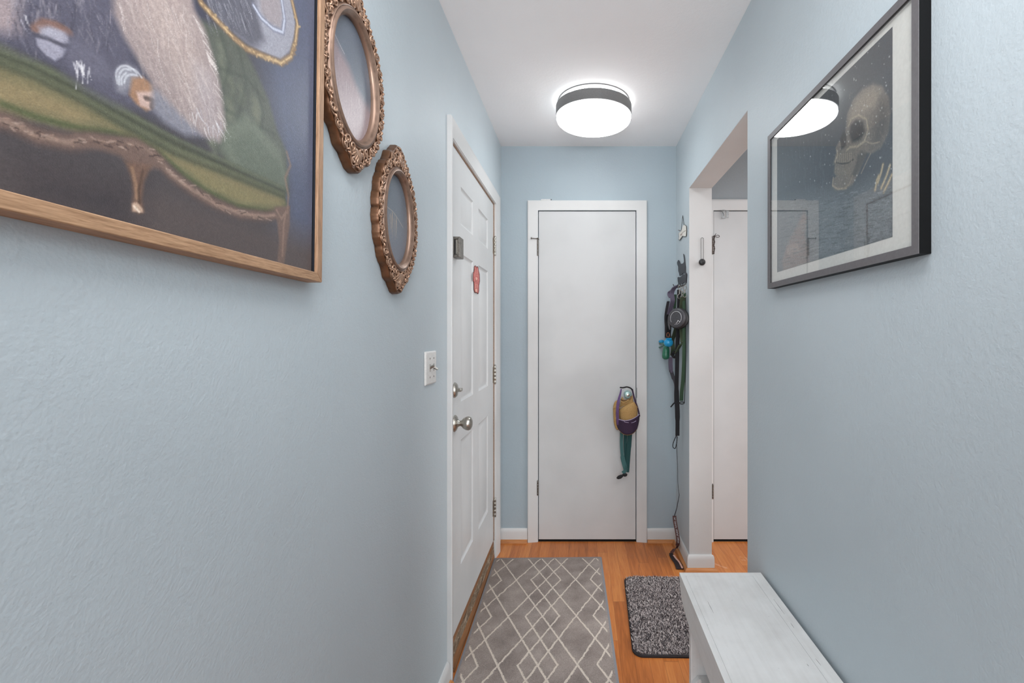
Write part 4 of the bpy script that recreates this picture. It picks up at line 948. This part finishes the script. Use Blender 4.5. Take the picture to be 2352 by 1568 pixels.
MB().box(side(1536.6, 848, .527)+Vector((0, -.006, 0)), side(1545, 856, .538)+Vector((0, .002, 0))).build('slider', 'c_purple', o, .001)
MB().tube(px3([(1552,922,.55),(1546,928,.54),(1541,934,.535)]), .0038, 6).build('buckle_end', 'c_black', o)
# green harness behind
o = thing('dog_harness', side(1560, 740, .56), 'olive green folded dog harness under the retractable leash case', 'harness')
MB().ribbon(cr(px3([(1551,676,.555),(1550,700,.555),(1549,716,.555)])), .016, (1, 0, 0), .004).build('strap', 'c_green', o)
MB().ribbon(cr(px3([(1569,682,.568),(1567,700,.566),(1566,720,.566),(1567,760,.566),(1569,786,.566)])), .030, (1, .1, 0), .006).build('strap', 'c_olive', o)
MB().ribbon(cr(px3([(1554,750,.55),(1549,768,.55),(1544,782,.545),(1546,800,.545),(1544,815,.545)])), .024, (1, .2, 0), .006).build('strap', 'c_olive', o)
MB().ribbon(cr(px3([(1568,786,.566),(1563,791,.556),(1558,800,.548),(1554,808,.545)])), .028, (.7, 0, .7), .007).build('strap', 'c_olive', o)
MB().tube(cr(px3([(1543,813,.54),(1548,820,.55),(1554,815,.555),(1550,809,.55),(1545,811,.545)])), .008, 7).build('buckle', 'c_black', o)
# green leash
o = thing('dog_leash', side(1569, 800, .57), 'wide forest green leash hanging with a black clip end', 'leash', 'leashes on the rack')
MB().ribbon(cr(px3([(1571,672,.575),(1572,720,.575),(1571.5,790,.572),(1571,830,.572),(1569,870,.570),(1566,900,.566),(1565,920,.566)])), .021, (1, 0, 0), .003).build('webbing', 'c_green', o)
MB().tube(ring3(side(1566, 925, .566), (.013, .006), (0, 1, 0)), .003, 6, True).build('clip', 'black', o)
MB().tube(cr(px3([(1575,680,.580),(1575.5,760,.580),(1575,840,.580),(1573,900,.580),(1572,925,.578)])), .0022, 6).build('cord', 'c_black', o)
# black leash with braided loop
o = thing('dog_leash', side(1555, 900, .555), 'thick black leash hanging down to a small braided loop', 'leash', 'leashes on the rack')
MB().ribbon(cr(px3([(1560,665,.560),(1559,720,.560),(1556,790,.557),(1555,840,.555),(1554,900,.555),(1556,950,.557),(1556,1000,.558)])), [.022]*24+[.026]*8+[.022]*5, (1, 0, 0), .008).build('webbing', 'c_black', o)
lp = cr(px3([(1556,996,.558),(1552,1003,.553),(1546,1018,.545),(1546,1027,.545),(1551,1029,.552),(1554,1018,.556),(1555.5,1002,.558)]), 6)
MB().tube(lp, [.0020+.0007*(k % 2) for k in range(len(lp))], 7).build('braided_loop', 'c_black', o)
# retractable leash
c = Vector((.530, 2.535, side(1557, 730, .530).z))
nrm = Vector((-.92, -1, .12)).normalized()
o = thing('retractable_leash', c, 'round charcoal retractable leash case with a pale swirl on its face', 'leash')
M['case'] = plain('charcoal_plastic', (62, 62, 66), .45); M['case_d'] = plain('black_rubber', (24, 24, 26), .6); M['mark'] = plain('pale_grey_print', (196, 196, 198), .5)
MB().lathe([(.040, -.046), (.052, -.042), (.058, -.030), (.0585, -.006), (.054, -.0005)], c, nrm, 40).build('housing', 'case_d', o)
MB().lathe([(.0535, 0), (.0535, .004), (.050, .008), (.044, .0095), (.001, .010)], c, nrm, 40).build('face', 'case', o)
u = nrm.cross(Vector((0, 0, 1))).normalized(); w = u.cross(nrm)*1
US = 1 if u.x > 0 else -1
fc = c+nrm*.0105
MB().tube([fc+u*math.cos(a)*.034+w*math.sin(a)*.036 for a in [math.radians(-40+322*k/40) for k in range(41)]], [.0013*(.5+.5*math.sin(PI*k/40)) for k in range(41)], 5).build('swirl_mark', 'mark', o)
MB().tube(cr([fc+u*US*.026-w*.022, fc+u*US*.014-w*.014, fc+u*US*.012-w*.020, fc+u*US*.002-w*.032], 5), .0024, 5, flat=.5).build('swirl_mark', 'mark', o)
MB().tube(cr([c-u*.030*US+w*.034+nrm*-.004, c-u*.046*US+w*.006+nrm*-.006, c-u*.050*US-w*.030-nrm*.008, c-u*.046*US-w*.062-nrm*.010], 5), [.010, .013, .015, .016, .016, .016, .015, .014, .014, .013, .012, .011, .010, .009, .008, .006], 10, flat=.7).build('handle', 'case', o)
# blue and green bag holders
c = side(1535.5, 787, .505)
o = thing('bag_dispenser', c, 'bright blue waste bag holder clipped below the purple harness', 'bag holder')
MB().blob(c, (.027, .022, .024), bumps=.02, n=16).build('pouch', 'blue_bag', o)
b = MB()
for k in range(5): b.tube([c+Vector((-.012+k*.006, -.018, .018)), c+Vector((-.013+k*.0065, -.010, .026))], .003, 6)
b.build('gather', 'blue_bag', o)
MB().blob(side(1519.5, 784, .50), (.018, .010, .010), bumps=.05, n=12).build('flap', 'blue_bag', o)
MB().tube(ring3(side(1534.5, 769, .508), (.008, .013), (.2, 1, 0)), .0017, 6, True).build('copper_clip', plain('copper', (176, 112, 82), .35, .7), o)
c = side(1529, 812, .500)
o = thing('bag_dispenser', c, 'dark green tube-shaped waste bag holder hanging under the blue one', 'bag holder')
MB().tube(cr([c+Vector((.004, 0, .050)), c+Vector((.002, -.002, .02)), c+Vector((0, -.003, -.014)), c+Vector((0, -.002, -.034))], 5), [.012, .014, .016, .018, .019, .020, .021, .021, .021, .022, .022, .021, .020, .018, .014, .006], 16).build('pouch', 'teal_bag', o)
MB().tube(cr([side(1527, 792, .497), side(1518, 788, .492), side(1509, 793, .487), side(1509, 797, .487), side(1517, 797, .49), side(1525, 792, .495)], 5), .0045, 8).build('loop', 'teal_bag', o)
# long thin leash trailing to the floor
def woven():
    m = Mat('brown_woven_leash', (92, 58, 54), .8); x, y, z = m.xyz(); n = m.noise(m.coord(), 400, 2)
    m.color(m.ramp(n, [(.35, (58, 40, 40)), (.65, (112, 74, 68))])); return m.m
M['woven'] = woven(); M['woven_d'] = cloth('dark_woven_edge', (44, 34, 36))
o = thing('dog_leash', side(1556, 1100, .565), 'long thin leash trailing to the floor, woven brown-red band with pale lettering', 'leash')
MB().tube(cr(px3([(1555,985,.560),(1554.5,1030,.560),(1556.5,1070,.563),(1557,1110,.565),(1559,1128,.567),(1560,1137,.568),(1557.5,1150,.566),(1554,1168,.562),(1549,1184,.556)])), [.0022]*28+[.0030]*8+[.0035]*13, 7, flat=.6).build('cord', 'c_grey', o)
rb = [(1549,1184,.556),(1550,1196,.556),(1553,1212,.560),(1556,1228,.564),(1557.5,1242,.566),(1556,1252,.566)]
R1 = cr(px3(rb), 6); R1 = [p for p in R1]
MB().ribbon(R1, .022, (1, -.1, 0), .003).build('band', 'woven', o)
fl = [flr(1555, 1257, .03), flr(1548, 1262, .022), flr(1541, 1270, .006), flr(1543, 1276, .004), flr(1549, 1284, .005), flr(1556, 1292, .006), flr(1563, 1306, .006)]
MB().ribbon(cr([R1[-1]]+fl[:3], 5), .016, (.8, .3, .3), .003).build('band', 'woven', o)
MB().ribbon(cr(fl[2:], 5), [.020+.0012*k for k in range(21)], (1, -.2, 0), .003).build('band', 'woven_d', o)
MB().ribbon(cr([p+Vector((.010, 0, .004)) for p in fl[3:]], 5), .009, (1, -.2, 0), .002).build('band', 'felt_pink', o)
b = MB()
rgl = random.Random(8)
for k in range(3, len(R1)-3, 1):      # small pale woven letters along the band
    p = R1[k]; t = (R1[k+1]-R1[k-1]).normalized(); d = Vector((1, -.1, 0)); d = (d-t*d.dot(t)).normalized(); n = t.cross(d)
    if n.y > 0: n = -n
    q = p+n*.0022
    if k % 7 == 6: continue
    b.tube([q-d*.004-t*.003, q+d*.004-t*.003], .0009, 4); b.tube([q+d*(.004 if k % 2 else -.004)-t*.003, q+d*(.004 if k % 3 else 0)+t*.002], .0009, 4)
b.build('lettering', 'mark', o)
# clear plastic tag on the floor
p = flr(1540.5, 1243, .002)
o = MB().tube(ring3(p+Vector((0, 0, .003)), (.010, .008), (.1, .4, .9)), .0012, 6, True).build('plastic_loop', 'clear'); tag(o, 'tiny clear plastic loop lying on the floor by the far right baseboard', 'plastic scrap')

# ------------------------------------------------------------------ cap and teal leash on the closet knob
Yc = YE-.050
def B(px, py, dy=0): return back(px, py, Yc+dy)
M['tan'] = cloth('tan_canvas', (168, 134, 84), 260); M['tan_d'] = cloth('brown_canvas', (112, 84, 52), 260); M['pur'] = cloth('deep_purple_cloth', (52, 34, 58), 300); M['pur_l'] = cloth('purple_strap', (92, 68, 112), 300); M['lilac'] = cloth('pale_lilac_trim', (160, 148, 172), 300)
cap = thing('cap', B(1440, 950), 'tan and purple cap hanging from the closet door knob', 'cap')
def loopsurf(rows):      # rows of (px, py, bulge) joined into a soft shell
    n = 15; rings = []
    for (xl, yl, xr_, yr_, up, bulge, d0) in rows:
        ring = []
        for k in range(n):
            t = k/(n-1); s_ = 2*t-1; ring.append(B(xl+(xr_-xl)*t, yl+(yr_-yl)*t-up*(1-s_*s_), d0-bulge*math.sqrt(max(0, 1-s_*s_))))
        rings.append(ring)
    return rings
def shell(name, rows, mat):
    o_ = MB().loft(loopsurf(rows), close=False).build(name, mat, cap); q = o_.modifiers.new('solid', 'SOLIDIFY'); q.thickness = .003; q.offset = 1
    q = o_.modifiers.new('sub', 'SUBSURF'); q.levels = 1; q.render_levels = 1; return o_
# crown: dome swelling below the seam, collapsing into the bill
shell('crown', [(1451, 922.5, 1457, 922.5, 0, .006, -.030), (1438, 929, 1460.5, 927, 1.5, .022, -.026), (1424, 937, 1464, 934, 3, .036, -.020), (1420.5, 944, 1465.5, 942, 2, .044, -.016), (1422, 951, 1465.5, 950, 0, .044, -.012), (1423, 958, 1464, 957, 0, .043, -.010), (1424, 968, 1463, 967, 0, .040, -.008), (1426, 978, 1461, 977, 0, .034, -.006)], 'tan')
shell('side_panel', [(1413.5, 920, 1424, 918, 1, .012, 0), (1409, 927, 1424, 926, 1, .018, 0), (1407.2, 936, 1424, 936, 0, .020, 0), (1408, 945, 1424, 948, 0, .018, 0), (1408.6, 960, 1424, 960, 0, .016, .002), (1409.5, 974, 1424, 976, 0, .014, .004), (1415, 987, 1428, 990, 0, .010, .006)], 'tan')
MB().tube(cr([B(1408, 939, -.012), B(1412, 936.5, -.020), B(1420, 934, -.020)], 4), .0022, 6).build('fold', 'tan', cap)
MB().tube(cr([B(1409, 951, -.012), B(1413, 949, -.018), B(1416, 943, -.018)], 4), .0018, 6).build('fold', 'tan', cap)
MB().tube(cr([B(1422.5, 937, -.030), B(1431, 932, -.040), B(1442, 927.5, -.044), B(1453, 922.5, -.038), B(1459, 928, -.038), B(1464.5, 936, -.026)], 5), .0018, 6).build('seam', 'tan', cap)
# neck of the cap bunched around the knob
shell('neck', [(1428, 908, 1453.5, 905, -13, .012, -.012), (1427, 914, 1454.5, 912, -11, .022, -.012), (1425.5, 920, 1454.5, 918, -5, .026, -.014), (1424, 927, 1456, 923, -1, .028, -.014), (1423, 936, 1457, 926, 2, .022, -.012)], 'tan')
MB().tube(cr([B(1426, 921, -.030), B(1431, 923.5, -.044), B(1438, 922, -.048), B(1444, 918.5, -.044)], 5), [.0035]*16, 8).build('fold', 'tan', cap)
MB().tube(cr([B(1426, 917, -.026), B(1433, 919.5, -.036), B(1441, 918.5, -.040), B(1447, 915.5, -.036), B(1450, 910, -.028)], 5), [.0048]*21, 8).build('fold', 'tan_d', cap)
b = MB(); rings = []       # purple bill: curved pouch open at the top
for j in range(9):
    t = j/8; ring = []
    for k in range(15):
        s_ = k/14*2-1; top = 955+10*(1-s_*s_)-(s_*4); bot = 998-14*abs(s_)**2.4
        x = 1441.5+s_*27*(1-.20*t**2); y = top+(bot-top)*t; ring.append(B(x, y, -.050*(1-s_*s_)*(1-.35*t)-.008))
    rings.append(ring)
b.loft(rings, close=False)
bl = b.build('bill', 'pur', cap); sm = bl.modifiers.new('solid', 'SOLIDIFY'); sm.thickness = .004; sm.offset = 0
MB().tube([p+Vector((0, -.003, 0)) for p in rings[0]], .0022, 6).build('bill_trim', 'lilac', cap)
MB().tube([p+Vector((0, -.003, -.001)) for p in rings[-1]], .0016, 6).build('bill_edge', 'tan_d', cap)
b = MB()
for k0, pts in enumerate(([(1429, 966.5), (1431, 964.5), (1433, 967), (1436, 969), (1440, 970), (1444, 970.3)], [(1450, 970.6), (1454, 970), (1458, 968), (1461, 966)])): b.tube(cr([B(x, y, -.064+.0022*abs(x-1441)*.6) for x, y in pts], 4), .0016, 5)
b.build('embroidery', 'lilac', cap)
MB().ribbon(cr([B(1427, 893, -.022), B(1425, 903, -.028), B(1421.5, 916, -.040), B(1419, 930, -.046), B(1418, 945, -.044), B(1418.3, 958, -.034), B(1420, 975, -.022)], 5), [.007+.0007*min(k, 14) for k in range(31)], (1, 0, 0), .005).build('strap', 'pur_l', cap)
MB().ribbon(cr([B(1452, 893, -.012), B(1458, 918, -.02), B(1463, 932, -.02), B(1467, 946, -.014), B(1469, 956, -.008)], 5), .009, (1, 0, 0), .004).build('strap', 'pur', cap)
MB().tube(cr([B(1424, 889.5, -.018), B(1431, 890, -.024), B(1440, 888.5, -.024), B(1448, 891, -.020), B(1452, 895.5, -.012), B(1456, 908, -.010)], 5), .0042, 8).build('cord', 'c_black', cap)
tl = thing('dog_leash', B(1437, 1040), 'faded teal leash hanging below the cap on the closet door', 'leash')
M['teal'] = cloth('faded_teal_webbing', (58, 96, 96)); M['teal_d'] = cloth('dark_teal_webbing', (26, 66, 66))
MB().ribbon(cr([B(1428, 990, 0), B(1427.5, 1020, 0), B(1430, 1050, -.002), B(1437, 1078, -.004)], 6), [.019]*12+[.026]*7, (1, 0, 0), .003).build('webbing', 'teal', tl)
MB().ribbon(cr([B(1447, 990, .004), B(1445, 1020, .004), B(1443, 1045, .002), B(1441, 1072, 0), B(1440, 1084, -.002)], 6), [.028]*8+[.026]*17, (1, 0, 0), .003).build('webbing', 'teal_d', tl)
MB().ribbon(cr([B(1437, 990, .010), B(1436, 1030, .010), B(1441, 1070, .006)], 6), .020, (1, 0, 0), .003).build('webbing', 'teal_d', tl)
MB().ribbon(cr([B(1441, 1070, -.006), B(1437, 1080, -.008), B(1430, 1086, -.008)], 5), .020, (.3, 0, 1), .003).build('webbing', 'teal', tl)
MB().blob(B(1424, 1095, -.006), (.022, .008, .011), Matrix.Rotation(-.45, 3, 'Y'), bumps=.06, seed=5, n=12).blob(B(1435, 1090, -.006), (.016, .008, .011), bumps=.06, seed=6, n=12).build('clip', 'c_black', tl)
